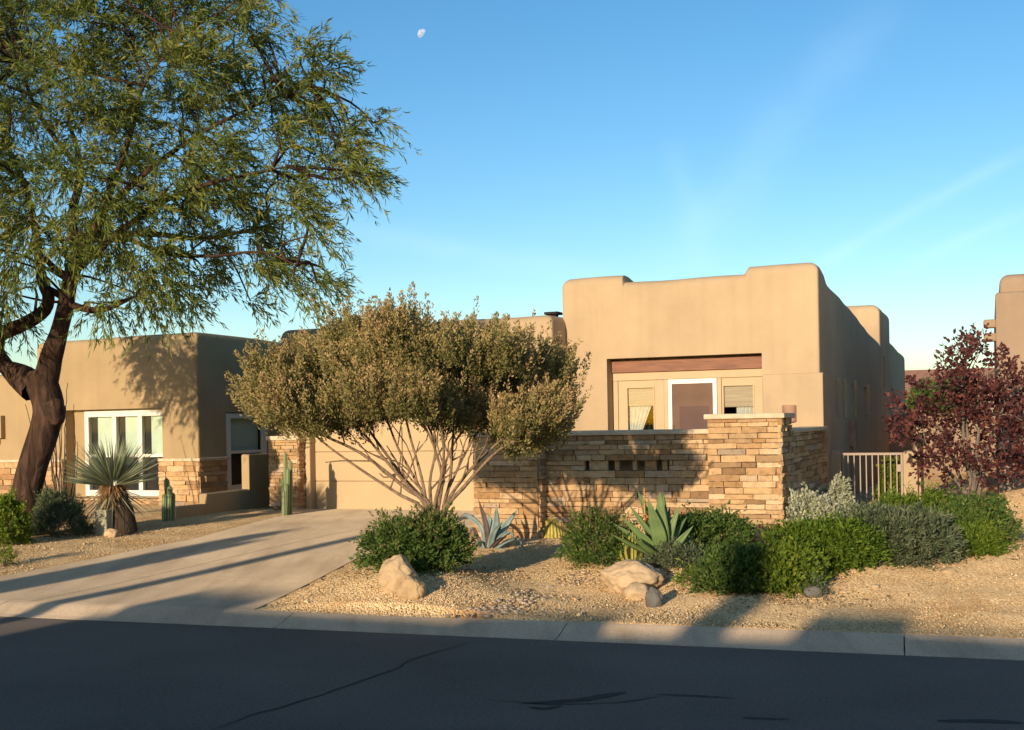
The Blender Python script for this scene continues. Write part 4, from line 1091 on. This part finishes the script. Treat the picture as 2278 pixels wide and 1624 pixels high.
# --- rounded shrubs
def shrub(name, label, cat, px, py, w, h, mat_, n=420, ll=.05, lw=.022, nl=16, tm=.5, lobes=1, dead=.0, spread=.05, tl=.12, upright=.4, ydep=None, group=None):
    """px,py: pixel of the front foot; w,h in D pixels"""
    g = G(px, py); Y = g.y; rx = w / 2 * Y / F; rz = .92 * h * Y / F; ry = rx * .85
    c = Vector((g.x, g.y + ry * .75, 0)); c.z = float(ground_h(c.x, c.y))
    root = thing(name, label, cat, c, group=group)
    B = [[], [], [], [], []]; ch = []
    seed = rng.uniform(0, 50)
    lob = [(0, 0, 0, 1.0)] if lobes == 1 else [(-.42 + .84 * k / (lobes - 1) + rng.uniform(-.06, .06), rng.uniform(-.35, .35), 0.0, rng.uniform(.56, .74)) for k in range(lobes)]
    N = int(n * 1.35); ll *= .84; lw *= .76
    th = rng.uniform(0, 2 * math.pi, N); cz = rng.uniform(-.25, 1, N); sr = np.sqrt(1 - cz ** 2)
    d0 = np.stack([sr * np.cos(th), sr * np.sin(th), cz], -1)
    li = rng.integers(0, len(lob), N); lo = np.array(lob)[li]
    rad = np.array([.84 + .42 * noise.noise(Vector(d * 1.9 + seed)) + .22 * noise.noise(Vector(d * 5 + seed)) for d in d0]) * rng.uniform(.55, 1.0, N) ** .5
    C = np.stack([(lo[:, 0] + d0[:, 0] * rad * lo[:, 3]) * rx, (lo[:, 1] + d0[:, 1] * rad * lo[:, 3]) * ry, np.maximum((.18 + d0[:, 2] * rad * .78) * rz * (.6 + .4 * lo[:, 3]), .02)], -1)
    ax = d0 * .9 + np.array([0, 0, upright]) + rng.normal(0, .3, (N, 3))
    W0 = np.array(c)
    o = list(tufts(C + W0, ax, nl, tl * rng.uniform(.7, 1.3, N) * np.where(rng.random(N) < .07, 1.8, 1), spread, ll, lw, tm, .15, .35))
    if dead:
        hi = np.clip((o[0][:, 2] - c.z) / rz - .45, 0, 1) * 1.6
        o[4] = np.clip(o[4] + dead * hi * (rng.random(len(hi)) < .6), 0, 1)
    foliage_obj(root, *o, mat_)
    for k in range(14):
        i = int(rng.integers(0, N)); e = C[i]
        ch.append(([Vector(p) for p in spline([W0 + np.array([rng.uniform(-.05, .05), rng.uniform(-.05, .05), -.03]), W0 + e * .5 + np.array([0, 0, .03]), W0 + e], 4)], list(np.linspace(.010, .004, 5))))
    tree_part(root, 'stems', ch, M_BARK2, 5)
    return root
shrub('green_shrub', 'bushy green shrub with brown spent tips behind the pale boulder by the driveway', 'shrub', 925, 1278, 236, 152, F_GREEN, 900, .055, .026, 16, .45, lobes=5, dead=.5)
shrub('green_shrub', 'rounded green shrub between the barrel cactus and the big agave', 'shrub', 1345, 1266, 158, 126, F_GREEN, 620, .045, .020, 16, .5, dead=.5)
shrub('green_shrub', 'leafy green shrub right behind the big green agave', 'shrub', 1585, 1226, 190, 92, F_GREEN, 650, .05, .024, 16, .42, lobes=3)
shrub('creeping_shrub', 'feathery grey green ground cover at the foot of the big agave', 'shrub', 1505, 1272, 130, 40, F_GREY, 260, .045, .014, 18, .45)
shrub('shaded_shrub', 'dark green shrub beside the bright one, its left side crossed by a shadow', 'shrub', 1645, 1327, 150, 112, F_GREEN, 520, .055, .026, 16, .40, lobes=3)
shrub('bright_shrub', 'bright yellow green leafy shrub in front of the stone pillar', 'shrub', 1745, 1318, 170, 112, F_BRIGHT, 700, .06, .030, 15, .5, lobes=3)
shrub('bright_shrub', 'glossy green mounded shrub below the pale silvery bush', 'shrub', 1850, 1280, 240, 124, F_BRIGHT, 950, .06, .026, 16, .3, lobes=4)
shrub('grey_shrub', 'loose grey green shrub sprawling in front of the iron gate', 'shrub', 2005, 1262, 265, 146, F_GREY, 1000, .075, .018, 16, .5, lobes=5, upright=.2)
shrub('bright_shrub', 'tall fresh green shrub in front of the gate post', 'shrub', 2070, 1216, 215, 140, F_BRIGHT, 900, .06, .022, 16, .35, lobes=3)
shrub('green_shrub', 'dark green shrub at the foot of the purple plum tree', 'shrub', 2185, 1222, 175, 138, F_GREEN, 800, .06, .022, 16, .5, lobes=3)
shrub('bright_shrub', 'small bright green mound on the gravel below the plum tree', 'shrub', 2185, 1240, 110, 62, F_BRIGHT, 300, .055, .020, 16, .4)
shrub('brittlebush', 'pale silvery brittlebush against the shaded stone wall', 'shrub', 1812, 1205, 130, 122, F_PALE, 700, .06, .036, 14, .5, lobes=3)
shrub('brittlebush', 'pale silvery bush tip beside the iron gate', 'shrub', 1862, 1160, 76, 92, F_PALE, 320, .06, .036, 14, .45)
shrub('fine_shrub', 'rounded fine-leaved shrub right beside the acacia trunk', 'shrub', 108, 1196, 134, 110, F_GREY, 700, .07, .014, 18, .5, upright=.7)
shrub('leafy_shrub', 'yellow green leafy shrub left of the acacia trunk', 'shrub', 0, 1215, 90, 125, F_BRIGHT, 420, .06, .028, 15, .5)
vr = shrub('climbing_vine', 'green leafy vine growing behind the gate bars', 'vine', 1990, 1122, 46, 125, F_BRIGHT, 260, .07, .04, 12, .5)
shrub('dry_shrub', 'brownish dry shrub at the foot of the courtyard wall', 'shrub', 1655, 1205, 90, 70, F_RANGER, 160, .04, .02, 14, .35)
shrub('grass_tuft', 'small grey tuft growing among stones in the gravel', 'plant', 1812, 1325, 40, 24, F_GREY, 30, .05, .016, 10, .4)
shrub('grass_tuft', 'thin sprig of leaves on the gravel left of the shaded shrub', 'plant', 1545, 1302, 46, 20, F_BRIGHT, 30, .06, .02, 9, .4)
shrub('grass_tuft', 'yellow green sprig at the left edge of the driveway gravel', 'plant', 2, 1262, 36, 40, F_BRIGHT, 40, .06, .02, 9, .6)
# far trees
for (px, py, Y, w, h_, mt, lab) in ((2075, 1000, 48, 95, 150, F_GREEN, 'distant green tree seen between the two houses'), (2125, 1000, 52, 70, 140, F_GREY, 'distant grey green tree beside the far tiled roof')):
    p = at(px, 935, Y); p.z = .15; root = thing('distant_tree', lab, 'tree', p)
    R = w / 2 * Y / F; N = 700; d0 = unit(rng.normal(size=(N, 3))); Hh = (1000 - 850) * Y / F
    C = np.array(p) + np.array([0, 0, Hh * .62]) + d0 * rng.uniform(.5, 1, (N, 1)) * np.array([R, R, Hh * .4])
    foliage_obj(root, *tufts(C, d0 + np.array([0, 0, .3]), 12, np.full(N, .35), .2, .16, .08, .5, .1), mt)
    tree_part(root, 'trunk', [([Vector(p) + Vector((0, 0, -.2)), Vector(p) + Vector((.05, 0, Hh * .6))], [.12, .07])], M_BARK2, 7)

# --- agaves: every leaf its own piece
def agave_mat(name, c0, c1, edge):
    m, n, l, b = mat(name)
    a = nd(n, 'ShaderNodeAttribute', attribute_name='tint')
    g = nd(n, 'ShaderNodeNewGeometry'); t = nd(n, 'ShaderNodeTexNoise', Scale=7.0, Detail=4.0); l.new(g.outputs['Position'], t.inputs['Vector'])
    r = ramp(n, ((.3, c0), (.7, c1))); l.new(t.outputs[0], r.inputs[0])
    er = ramp(n, ((.80, (0, 0, 0)), (1, (1, 1, 1)))); l.new(a.outputs['Fac'], er.inputs[0])
    l.new(mixc(n, l, er.outputs[0], r.outputs[0], edge), b.inputs['Base Color'])
    b.inputs['Roughness'].default_value = .5; b.inputs['Specular IOR Level'].default_value = .3
    return m
M_AG = agave_mat('agave_green', (.095, .145, .045), (.155, .215, .075), (.16, .10, .05))
M_AB = agave_mat('agave_blue', (.16, .22, .21), (.30, .37, .33), (.15, .10, .06))
M_ABD = agave_mat('agave_blue_old', (.09, .065, .06), (.17, .12, .11), (.10, .06, .04))
M_AY = agave_mat('aloe_yellow', (.30, .27, .05), (.45, .40, .10), (.30, .16, .04))
def blade(root, ctrl, width, mat_, thick=.012, nseg=12, cup=.35, side=None, twist=0.0):
    c = spline([tuple(p) for p in ctrl], nseg); V, T = [], []
    loc = np.array(root.location); sd = None
    for i, p in enumerate(c):
        u = i / nseg; d = unit((c[min(i + 1, nseg)] - c[max(i - 1, 0)])[None])[0]
        if side is None: sd0 = np.cross(d, np.array([.0, 0, 1.0]))
        else: sd0 = np.array(side, float)
        sd0 = sd0 - d * sd0.dot(d)
        if np.linalg.norm(sd0) < .15: sd0 = np.cross(d, np.array([.3, 1, 0]))
        sd0 = unit(sd0[None])[0]
        if sd is not None: sd0 = unit((sd0 * .4 + sd * .6)[None])[0]
        sd = sd0; nr = np.cross(sd, d)
        w = width * (.62 + .38 * math.sin(min(u / .45, 1) * math.pi / 2)) * (1 - max((u - .45) / .55, 0) ** 1.6) + .0015
        th_ = thick * (1 - u) + .002
        for (a, b) in ((-1, cup), (-.5, .05), (0, 0), (.5, .05), (1, cup), (.5, -.5 * 0 - .9 * th_ / max(w, .01)), (0, -1.6 * th_ / max(w, .01)), (-.5, -.9 * th_ / max(w, .01))):
            V.append(p + sd * w * a * .5 + nr * w * b * .5 - loc); T.append(1.0 if u > .965 else (.86 if abs(a) == 1 else .3))
    k = 8; Q = [(i * k + j, i * k + (j + 1) % k, (i + 1) * k + (j + 1) % k, (i + 1) * k + j) for i in range(nseg) for j in range(k)]
    return link('leaf', mesh('leaf', np.array(V), np.array(Q), True, tint=T), mat_, root)
# big green agave: tips traced from the photograph, depth fanned round the heart
ga = G(1478, 1258)
ag = thing('green_agave', 'big upright green agave behind the flat boulder', 'agave', ga)
hb = np.array(at(1478, 1240, ga.y))
for (px, py, dy, w, bow) in ((1466, 1092, -.08, .155, .02), (1437, 1106, -.14, .145, -.03), (1480, 1094, .18, .14, .02), (1497, 1130, .22, .10, .03), (1513, 1122, -.02, .09, .05), (1533, 1150, .12, .085, .06), (1537, 1165, -.18, .08, .05), (1424, 1092, .25, .10, .0), (1402, 1125, .15, .085, -.05), (1380, 1147, -.05, .095, -.05), (1365, 1165, .10, .08, -.06), (1355, 1184, -.15, .075, -.05), (1452, 1120, .30, .10, -.02), (1520, 1195, .28, .08, .06), (1395, 1185, -.30, .09, -.04), (1550, 1190, .05, .075, .06)):
    tip = np.array(at(px, py, ga.y)); tip[1] = ga.y + dy
    mid = hb * .5 + tip * .5 + np.array([-bow * .6, 0, .0]) + np.array([0, dy * .15, -.03])
    blade(ag, [hb + (tip - hb) * .02 + np.array([(tip - hb)[0] * .08, dy * .1, 0]), mid, tip], w, M_AG, .022, 12, .38, side=(1, .25 * np.sign(dy + .01), 0))
# blue agave with curling old leaves
gbv = G(1088, 1222)
ab = thing('blue_agave', 'blue grey agave with curled drooping leaves beside the driveway shrub', 'agave', gbv)
hb = np.array(gbv) + np.array([0, 0, .05])
def pxs(pts, dy): return [np.array(at(x, y, gbv.y + dy * i / max(len(pts) - 1, 1))) for i, (x, y) in enumerate(pts)]
for pts, dy, w, mm in (([(1088, 1218), (1102, 1170), (1104, 1122)], -.05, .10, M_AB), ([(1092, 1218), (1120, 1175), (1152, 1132)], .05, .10, M_AB), ([(1085, 1218), (1080, 1165), (1064, 1110)], -.12, .07, M_ABD),
                       ([(1080, 1220), (1068, 1170), (1035, 1145), (1022, 1150)], .1, .06, M_AB), ([(1085, 1218), (1092, 1175), (1085, 1140)], .2, .09, M_AB), ([(1095, 1222), (1118, 1190), (1140, 1185), (1138, 1205)], -.15, .07, M_AB),
                       ([(1098, 1225), (1125, 1205), (1155, 1198), (1162, 1215), (1158, 1232)], -.1, .055, M_AB), ([(1080, 1222), (1062, 1195), (1052, 1175), (1040, 1200)], -.05, .05, M_ABD), ([(1090, 1226), (1120, 1222), (1145, 1232)], -.25, .06, M_AB), ([(1078, 1224), (1065, 1205), (1055, 1215)], -.2, .06, M_AB), ([(1090, 1220), (1098, 1185), (1118, 1160)], -.2, .085, M_AB), ([(1090, 1220), (1110, 1200), (1128, 1192)], -.28, .08, M_ABD)):
    blade(ab, pxs(pts, dy), w, mm, .016, 14, .3, side=(1, .2, 0))
# small yellow aloe with a flower spike
gy = G(1410, 1257)
ay = thing('yellow_aloe', 'small yellow green aloe with tall orange flower spike beside the big agave', 'aloe', gy)
hb = np.array(gy) + np.array([0, 0, .03])
for k in range(26):
    a = rng.uniform(-1, 1); dy = rng.uniform(-.2, .2)
    tip = np.array(at(1410 + a * 46 + rng.uniform(-4, 4), 1178 + abs(a) ** 1.5 * 45 + rng.uniform(-10, 18), gy.y)); tip[1] += dy
    b0 = hb + np.array([a * .14, dy * .5, 0])
    blade(ay, [b0, b0 * .5 + tip * .5 + np.array([a * .03, 0, .0]), tip], .028, M_AY, .008, 8, .3, side=(1, .3, 0))
sp0 = np.array(at(1441, 1225, gy.y)); sp1 = np.array(at(1433, 1085, gy.y))
v, f = tube([([Vector(p) for p in spline([sp0, (sp0 + sp1) / 2 + np.array([-.01, 0, 0]), sp1], 8)], list(np.linspace(.008, .004, 9)))], 6)
link('flower_stalk', mesh('flower_stalk', v - np.array(gy), f, True), M_AY, ay)
C = sp0 + (sp1 - sp0) * np.linspace(.45, .98, 60)[:, None]; dv = rng.normal(0, 1, (60, 3)) + np.array([0, 0, .2])
link('blossom', leaf_mesh('blossom', C - np.array(gy), dv, np.linspace(.06, .02, 60), np.full(60, .018), rng.random(60)), foliage('aloe_blossom', ((0, (.45, .14, .05)), (1, (.62, .26, .10))), .3), ay, kind='stuff')

# --- yucca with skirted trunk
gyu = G(258, 1188)
yu = thing('yucca', 'spiky grey green yucca on a short shaggy trunk in front of the window', 'yucca', gyu)
hd = np.array(at(252, 1082, gyu.y + .15))
tr = spline([np.array(at(275, 1190, gyu.y + .15)), np.array(at(270, 1140, gyu.y + .15)), hd], 10)
tree_part(yu, 'trunk', [([Vector(p) for p in tr], [.19, .21, .2, .19, .18, .18, .17, .17, .16, .15, .10])], bark('yucca_bark', ((.3, (.03, .02, .014)), (.7, (.10, .07, .045))), 14.0), 12)
n = 620; th = rng.uniform(0, 6.283, n); el = np.arcsin(np.clip(rng.uniform(.08, 1, n) ** .85, -1, 1))
d = np.stack([np.cos(el) * np.cos(th), np.cos(el) * np.sin(th), np.sin(el)], -1)
ln = rng.uniform(.55, .82, n) * (1 - .12 * np.abs(np.sin(el) - .5))
foliage_obj(yu, hd + d * .09, d, ln, rng.uniform(.012, .019, n), np.clip(rng.normal(.5, .22, n), 0, 1), F_YUCCA, 'leaves', .1)
n = 50; th = rng.uniform(0, 6.283, n); d = np.stack([np.cos(th) * .7, np.sin(th) * .7, -rng.uniform(.25, .8, n)], -1)
foliage_obj(yu, hd + unit(d) * .08, d, rng.uniform(.5, .75, n), rng.uniform(.012, .018, n), np.clip(rng.normal(.8, .15, n), 0, 1), F_YUCCA, 'drooping_leaves', .1)
n = 900; th = rng.uniform(0, 6.283, n); hz = rng.uniform(-.26, .06, n)
C = hd + np.stack([np.cos(th) * (.13 + (hz + .26) * -.02), np.sin(th) * .14, hz], -1); d = np.stack([np.cos(th) * .5, np.sin(th) * .5, -rng.uniform(.3, 1.2, n)], -1)
foliage_obj(yu, C, d, rng.uniform(.08, .2, n), rng.uniform(.012, .02, n), rng.random(n), F_DRY, 'dry_skirt', .1)

# --- ocotillo
go = G(135, 1160)
oc = thing('ocotillo', 'tall thin leafless ocotillo wands between the acacia trunk and window', 'ocotillo', go)
ch = []
for (x1, y1) in ((118, 830), (150, 850), (138, 800), (100, 905), (165, 900), (128, 880), (150, 960), (108, 950), (55, 900), (172, 980), (140, 905)):
    b0 = np.array(go) + np.array([rng.uniform(-.08, .08), rng.uniform(-.08, .08), -.02]); b0[0] += (x1 - 135) * .0015; e = np.array(at(x1, y1, go.y + rng.uniform(-.2, .3)))
    m = b0 * .5 + e * .5 + rng.normal(0, .05, 3)
    c = spline([b0, m, e], 14) + rng.normal(0, .008, (15, 3)); ch.append(([Vector(p) for p in c], list(np.linspace(.017, .005, 15))))
tree_part(oc, 'wands', ch, bark('ocotillo_bark', ((.3, (.06, .045, .035)), (.7, (.17, .13, .10))), 40.0), 5)

# --- ribbed cacti
def ribbed(root, base, top, r, mat_, ribs=10, name='stem', nseg=16, round_top=.6):
    base, top = np.array(base), np.array(top); V, Tt = [], []; k = ribs * 4
    ax = top - base; L = np.linalg.norm(ax); ax = ax / L; a = unit(np.cross(ax, [.2, 1, .1])[None])[0]; b = np.cross(ax, a)
    for i in range(nseg + 1):
        u = i / nseg; h_ = u * L
        rr = r if h_ < L - r * round_top * 2 else r * math.sqrt(max(1 - ((h_ - (L - r * round_top * 2)) / (r * round_top * 2)) ** 2, .0004))
        rr *= .92 + .08 * min(1, u * 5)
        for j in range(k):
            t = 2 * math.pi * j / k; m = 1 - .20 * (1 - abs(math.cos(t * ribs / 2))) 
            V.append(base + ax * h_ + (a * math.cos(t) + b * math.sin(t)) * rr * m - np.array(root.location)); Tt.append(abs(math.cos(t * ribs / 2)))
    Q = [(i * k + j, i * k + (j + 1) % k, (i + 1) * k + (j + 1) % k, (i + 1) * k + j) for i in range(nseg) for j in range(k)]
    return link(name, mesh(name, np.array(V), np.array(Q), True, tint=Tt), mat_, root)
def cactus_mat(name, c0, c1):
    m, n, l, b = mat(name); a = nd(n, 'ShaderNodeAttribute', attribute_name='tint'); r = ramp(n, ((.15, c0), (.85, c1))); l.new(a.outputs['Fac'], r.inputs[0])
    l.new(r.outputs[0], b.inputs['Base Color']); b.inputs['Roughness'].default_value = .6; return m
M_CACT = cactus_mat('cactus_green', (.06, .10, .04), (.26, .30, .13))
M_BARREL = cactus_mat('barrel_gold', (.20, .17, .03), (.50, .40, .07))
def spines(root, me_obj, n, ln, mat_):
    me = me_obj.data; co = np.zeros(len(me.vertices) * 3); me.vertices.foreach_get('co', co); co = co.reshape(-1, 3)
    nr = np.zeros(len(me.vertices) * 3); me.vertex_normals.foreach_get('vector', nr); nr = nr.reshape(-1, 3)
    i = rng.integers(0, len(co), n)
    link('spines', leaf_mesh('spines', co[i], nr[i] + rng.normal(0, .5, (n, 3)), rng.uniform(ln * .6, ln, n), np.full(n, .004), rng.random(n)), mat_, root, kind='stuff')
F_SPINE = foliage('cactus_spines', ((0, (.45, .35, .10)), (1, (.66, .56, .25))), .2)
gb_ = G(1229, 1197)
bc = thing('barrel_cactus', 'golden round barrel cactus at the foot of the courtyard wall', 'cactus', gb_)
p0 = gb_ + Vector((0, .15, -.04)); st = ribbed(bc, p0, p0 + Vector((0, 0, .29)), .165, M_BARREL, 18, round_top=.85)
spines(bc, st, 1500, .045, F_SPINE)
gc = G(637, 1146)
cc = thing('columnar_cactus', 'cluster of slim ribbed columnar cactus beside the garage pillar', 'cactus', gc)
for (x, yt, dy) in ((634, 1003, .06), (641, 1040, -.03), (628, 1062, .1), (646, 1022, .1), (637, 1075, -.08), (632, 1090, -.1)):
    ribbed(cc, np.array(gc) + np.array([(x - 637) * gc.y / F * .7, dy, -.03]), at(x, yt, gc.y + dy), .036, M_CACT, 7)
gc2 = G(374, 1160)
c2 = thing('columnar_cactus', 'short striped columnar cactus in front of the neighbour stone wainscot', 'cactus', gc2)
for (x, yt, dy) in ((370, 1062, .1), (378, 1080, -.05), (384, 1095, .05), (366, 1098, -.08)):
    ribbed(c2, np.array(gc2) + np.array([(x - 374) * gc2.y / F * .7, dy, -.03]), at(x, yt, gc2.y + dy), .045, M_CACT, 7)
# saguaro across the street whose shadow lies along the driveway
p = zp(300, 1247, .11); e_, q_ = EQ(p.x, p.y)
sgl = WQ(q_back(e_, q_, -3.4), -3.4, .05)
sg = thing('saguaro', 'tall saguaro with one raised arm on the far side of the street', 'cactus', sgl)
ribbed(sg, sgl, sgl + Vector((0, 0, 3.42)), .23, M_CACT, 14, nseg=24)
ribbed(sg, sgl + Vector((.40, 0, 1.7)), sgl + Vector((.40, 0, 3.15)), .15, M_CACT, 12, 'arm')
ribbed(sg, sgl + Vector((.05, 0, 1.65)), sgl + Vector((.50, 0, 1.75)), .11, M_CACT, 12, 'arm_joint')

# ------------------------------------------------------------------ boulders and stones
def rock_mesh(seed, sub=3, flat=.75, rough=.3):
    bm = bmesh.new(); bmesh.ops.create_icosphere(bm, subdivisions=sub, radius=1.0); rr = random.Random(seed)
    cuts = [(Vector((rr.uniform(-1, 1), rr.uniform(-1, 1), rr.uniform(-.3, 1))).normalized(), rr.uniform(.72, .95)) for _ in range(9)]
    for v in bm.verts:
        p = v.co.copy()
        for nrm, dd in cuts:
            k = p.dot(nrm)
            if k > dd: p -= nrm * (k - dd) * .85
        p *= 1 + rough * .4 * noise.noise(p * 1.7 + Vector((seed, 0, 0))) + rough * .22 * noise.noise(p * 5 + Vector((seed, 3, 0))) + rough * .10 * noise.noise(p * 13 + Vector((seed, 3, 0)))
        p.z *= flat; v.co = p
    me = bpy.data.meshes.new('rock'); bm.to_mesh(me); bm.free()
    me.polygons.foreach_set('use_smooth', [True] * len(me.polygons))
    return me
def boulder(name, label, x0, x1, ytop, ybot, mat_, seed, sub=4, deep=.8, rot=0.0):
    g = G((x0 + x1) / 2, ybot); w = (x1 - x0) / 2 * g.y / F; h_ = (ybot - ytop) * g.y / F
    me = rock_mesh(seed, sub + 1, 1.0, .34)
    co = np.zeros(len(me.vertices) * 3); me.vertices.foreach_get('co', co); co = co.reshape(-1, 3)
    mn, mxx = co.min(0), co.max(0); co = (co - (mn + mxx) / 2) / ((mxx - mn) / 2)
    co = co * np.array([w, w * deep, h_ * .62]) + np.array([0, 0, h_ * .38])
    me.vertices.foreach_set('co', co.ravel()); me.update(); me.materials.append(mat_)
    o = link(name, me, None, None, (g.x, g.y + w * deep * .6, g.z)); tag(o, label, 'boulder'); o.rotation_euler = (0, 0, rot); return o
boulder('boulder', 'large pale tan boulder in front of the green shrub by the driveway', 838, 930, 1236, 1318, M_ROCK, 3)
boulder('boulder', 'smaller greyish rock leaning on the right foot of the large pale boulder', 878, 948, 1278, 1333, M_ROCK, 9)
boulder('boulder', 'broad flat-topped tan boulder below the big green agave', 1338, 1482, 1248, 1318, M_ROCK, 14)
boulder('boulder', 'small rounded tan rock below the broad boulder', 1388, 1446, 1297, 1334, M_ROCK, 21, 3)
boulder('boulder', 'dark grey angular rock beside the small tan rock on gravel', 1436, 1477, 1306, 1352, M_ROCKD, 27, 3)
boulder('boulder', 'low grey stone in the gravel below the glossy green shrub', 1790, 1836, 1304, 1328, M_ROCKD, 33, 3)
boulder('boulder', 'pale rough stone half buried at the edge of shrubs right of the gate', 2095, 2135, 1262, 1278, M_ROCK, 37, 3)
boulder('boulder', 'small pale stone standing at the foot of the olive pedestal', 228, 262, 1176, 1196, M_ROCK, 41, 3)
boulder('boulder', 'tiny white stone alone on the right gravel slope', 1938, 1958, 1300, 1310, M_ROCK, 43, 2)
# river stones of the dry wash
RIV = [rock_mesh(200 + k, 2, .55, .25) for k in range(6)]
for me in RIV: me.name = 'river_stone'; me.materials.append(M_RIVER)
path = spline([(1045, 1368), (1120, 1352), (1165, 1336), (1210, 1316), (1260, 1298), (1310, 1278)], 60)
for k in range(140):
    c = path[int(rng.integers(0, 61))]; u = (c[0] - 1045) / 265
    px, py = c[0] + rng.normal(0, 22 * (1 - .3 * u)), c[1] + rng.normal(0, 8)
    if rng.random() < .3: px, py = rng.normal(1110, 45), rng.normal(1360, 6)
    py = min(py, 1372)
    g = G(px, py); sc = rng.uniform(.010, .028)
    o = bpy.data.objects.new('river_stone', RIV[k % 6]); COL.objects.link(o)
    o.location = (g.x, g.y, g.z + sc * .25); o.scale = (sc * rng.uniform(.8, 1.5), sc, sc * rng.uniform(.7, 1.1)); o.rotation_euler = (rng.uniform(-.2, .2), rng.uniform(-.2, .2), rng.uniform(0, 6.28))
    tag(o, 'small river stone in the dry wash running to the kerb', 'stone', 'river stones in the dry wash')
# utility pedestal
gp_ = G(229, 1190); sc = gp_.y / F
up = thing('utility_pedestal', 'short pale olive utility pedestal in front of the yucca trunk', 'utility box', gp_, -.3)
M_UTIL = plain('utility_paint', (.34, .31, .20), .7, .3, .1, 8.0)
link('body', MB().box((-15 * sc, -.05, -.05), (15 * sc, .12, 52 * sc)).mesh('body', .012), M_UTIL, up)
link('lid', MB().box((-16 * sc, -.06, 52 * sc), (16 * sc, .13, 56 * sc)).mesh('lid', .008), M_UTIL, up)

# fallen leaves and twigs under the plants
def litter():
    P = []
    for o in list(S.objects):
        if o.parent is None and o.get('category') in ('shrub', 'bush', 'tree', 'agave', 'yucca', 'aloe', 'cactus', 'plant') and 9 < o.location.y < 19:
            n = 420 if o.get('category') in ('bush', 'tree') else 130
            R_ = 1.3 if o.get('category') in ('bush', 'tree') else .62
            a = rng.uniform(0, 6.283, n); r = R_ * np.sqrt(rng.random(n)) * rng.uniform(.7, 1.2, n)
            P.append(np.stack([o.location.x + r * np.cos(a), o.location.y - .1 + r * np.sin(a) * .8], -1))
    P = np.vstack(P); q = P[:, 0] * math.sin(PH) + P[:, 1] * math.cos(PH); P = P[q > Q1 + .05]
    s_, t_ = P[:, 0] * math.cos(TH) - P[:, 1] * math.sin(TH), P[:, 0] * math.sin(TH) + P[:, 1] * math.cos(TH)
    l_, r_ = drive_edges(t_); k = (np.minimum(s_ - l_, r_ - s_) < -.02) | (rng.random(len(P)) < .12); P = P[k]
    z = np.maximum(ground_h(P[:, 0], P[:, 1]), base_h(P[:, 0], P[:, 1]) + .004) + .012; n = len(P)
    d = rng.normal(size=(n, 3)) * np.array([1, 1, .25])
    o = link('leaf_litter', leaf_mesh('leaf_litter', np.stack([P[:, 0], P[:, 1], z], -1), d, rng.uniform(.02, .06, n), rng.uniform(.006, .02, n), rng.random(n), .2),
             foliage('litter', ((0, (.14, .075, .03)), (.6, (.30, .18, .08)), (1, (.42, .30, .16))), .15), kind='stuff')
    tag(o, 'brown fallen leaves scattered on the gravel under the shrubs', 'leaf litter')
litter()

# ------------------------------------------------------------------ moon
def moon():
    D = 2500.0; c = at(940, 76, D); R = 11.5 * D / F
    m, n, l, b = mat('moon_rock')
    g = nd(n, 'ShaderNodeTexCoord'); t = nd(n, 'ShaderNodeTexNoise', Scale=.13, Detail=4.0); l.new(g.outputs['Object'], t.inputs['Vector'])
    r = ramp(n, ((.38, (.55, .55, .55)), (.6, (.95, .95, .95)))); l.new(t.outputs[0], r.inputs[0])
    df = nd(n, 'ShaderNodeBsdfDiffuse'); l.new(r.outputs[0], df.inputs['Color'])
    tr = nd(n, 'ShaderNodeBsdfTransparent'); ms = nd(n, 'ShaderNodeMixShader'); ms.inputs[0].default_value = .34
    l.new(tr.outputs[0], ms.inputs[1]); l.new(df.outputs[0], ms.inputs[2]); l.new(ms.outputs[0], n['Material Output'].inputs['Surface'])
    n.remove(b)
    bm = bmesh.new(); bmesh.ops.create_uvsphere(bm, u_segments=48, v_segments=32, radius=R)
    view = -c.normalized(); right = Vector((1, 0, 0)); upv = Vector((0, 0, 1))
    term = (right * .75 - upv * .66).normalized()
    # keep the sunlit gibbous part that faces us
    sunv = (view * .50 - term * .87).normalized()
    dead = [v for v in bm.verts if v.co.normalized().dot(view) < -.02 or v.co.normalized().dot(sunv) < 0]
    bmesh.ops.delete(bm, geom=dead, context='VERTS')
    me = bpy.data.meshes.new('moon'); bm.to_mesh(me); bm.free(); me.polygons.foreach_set('use_smooth', [True] * len(me.polygons))
    tag(link('moon', me, m, None, c), 'pale gibbous daytime moon high in the blue sky', 'moon')
moon()
for o in S.objects:
    if '_o' in o: del o['_o']
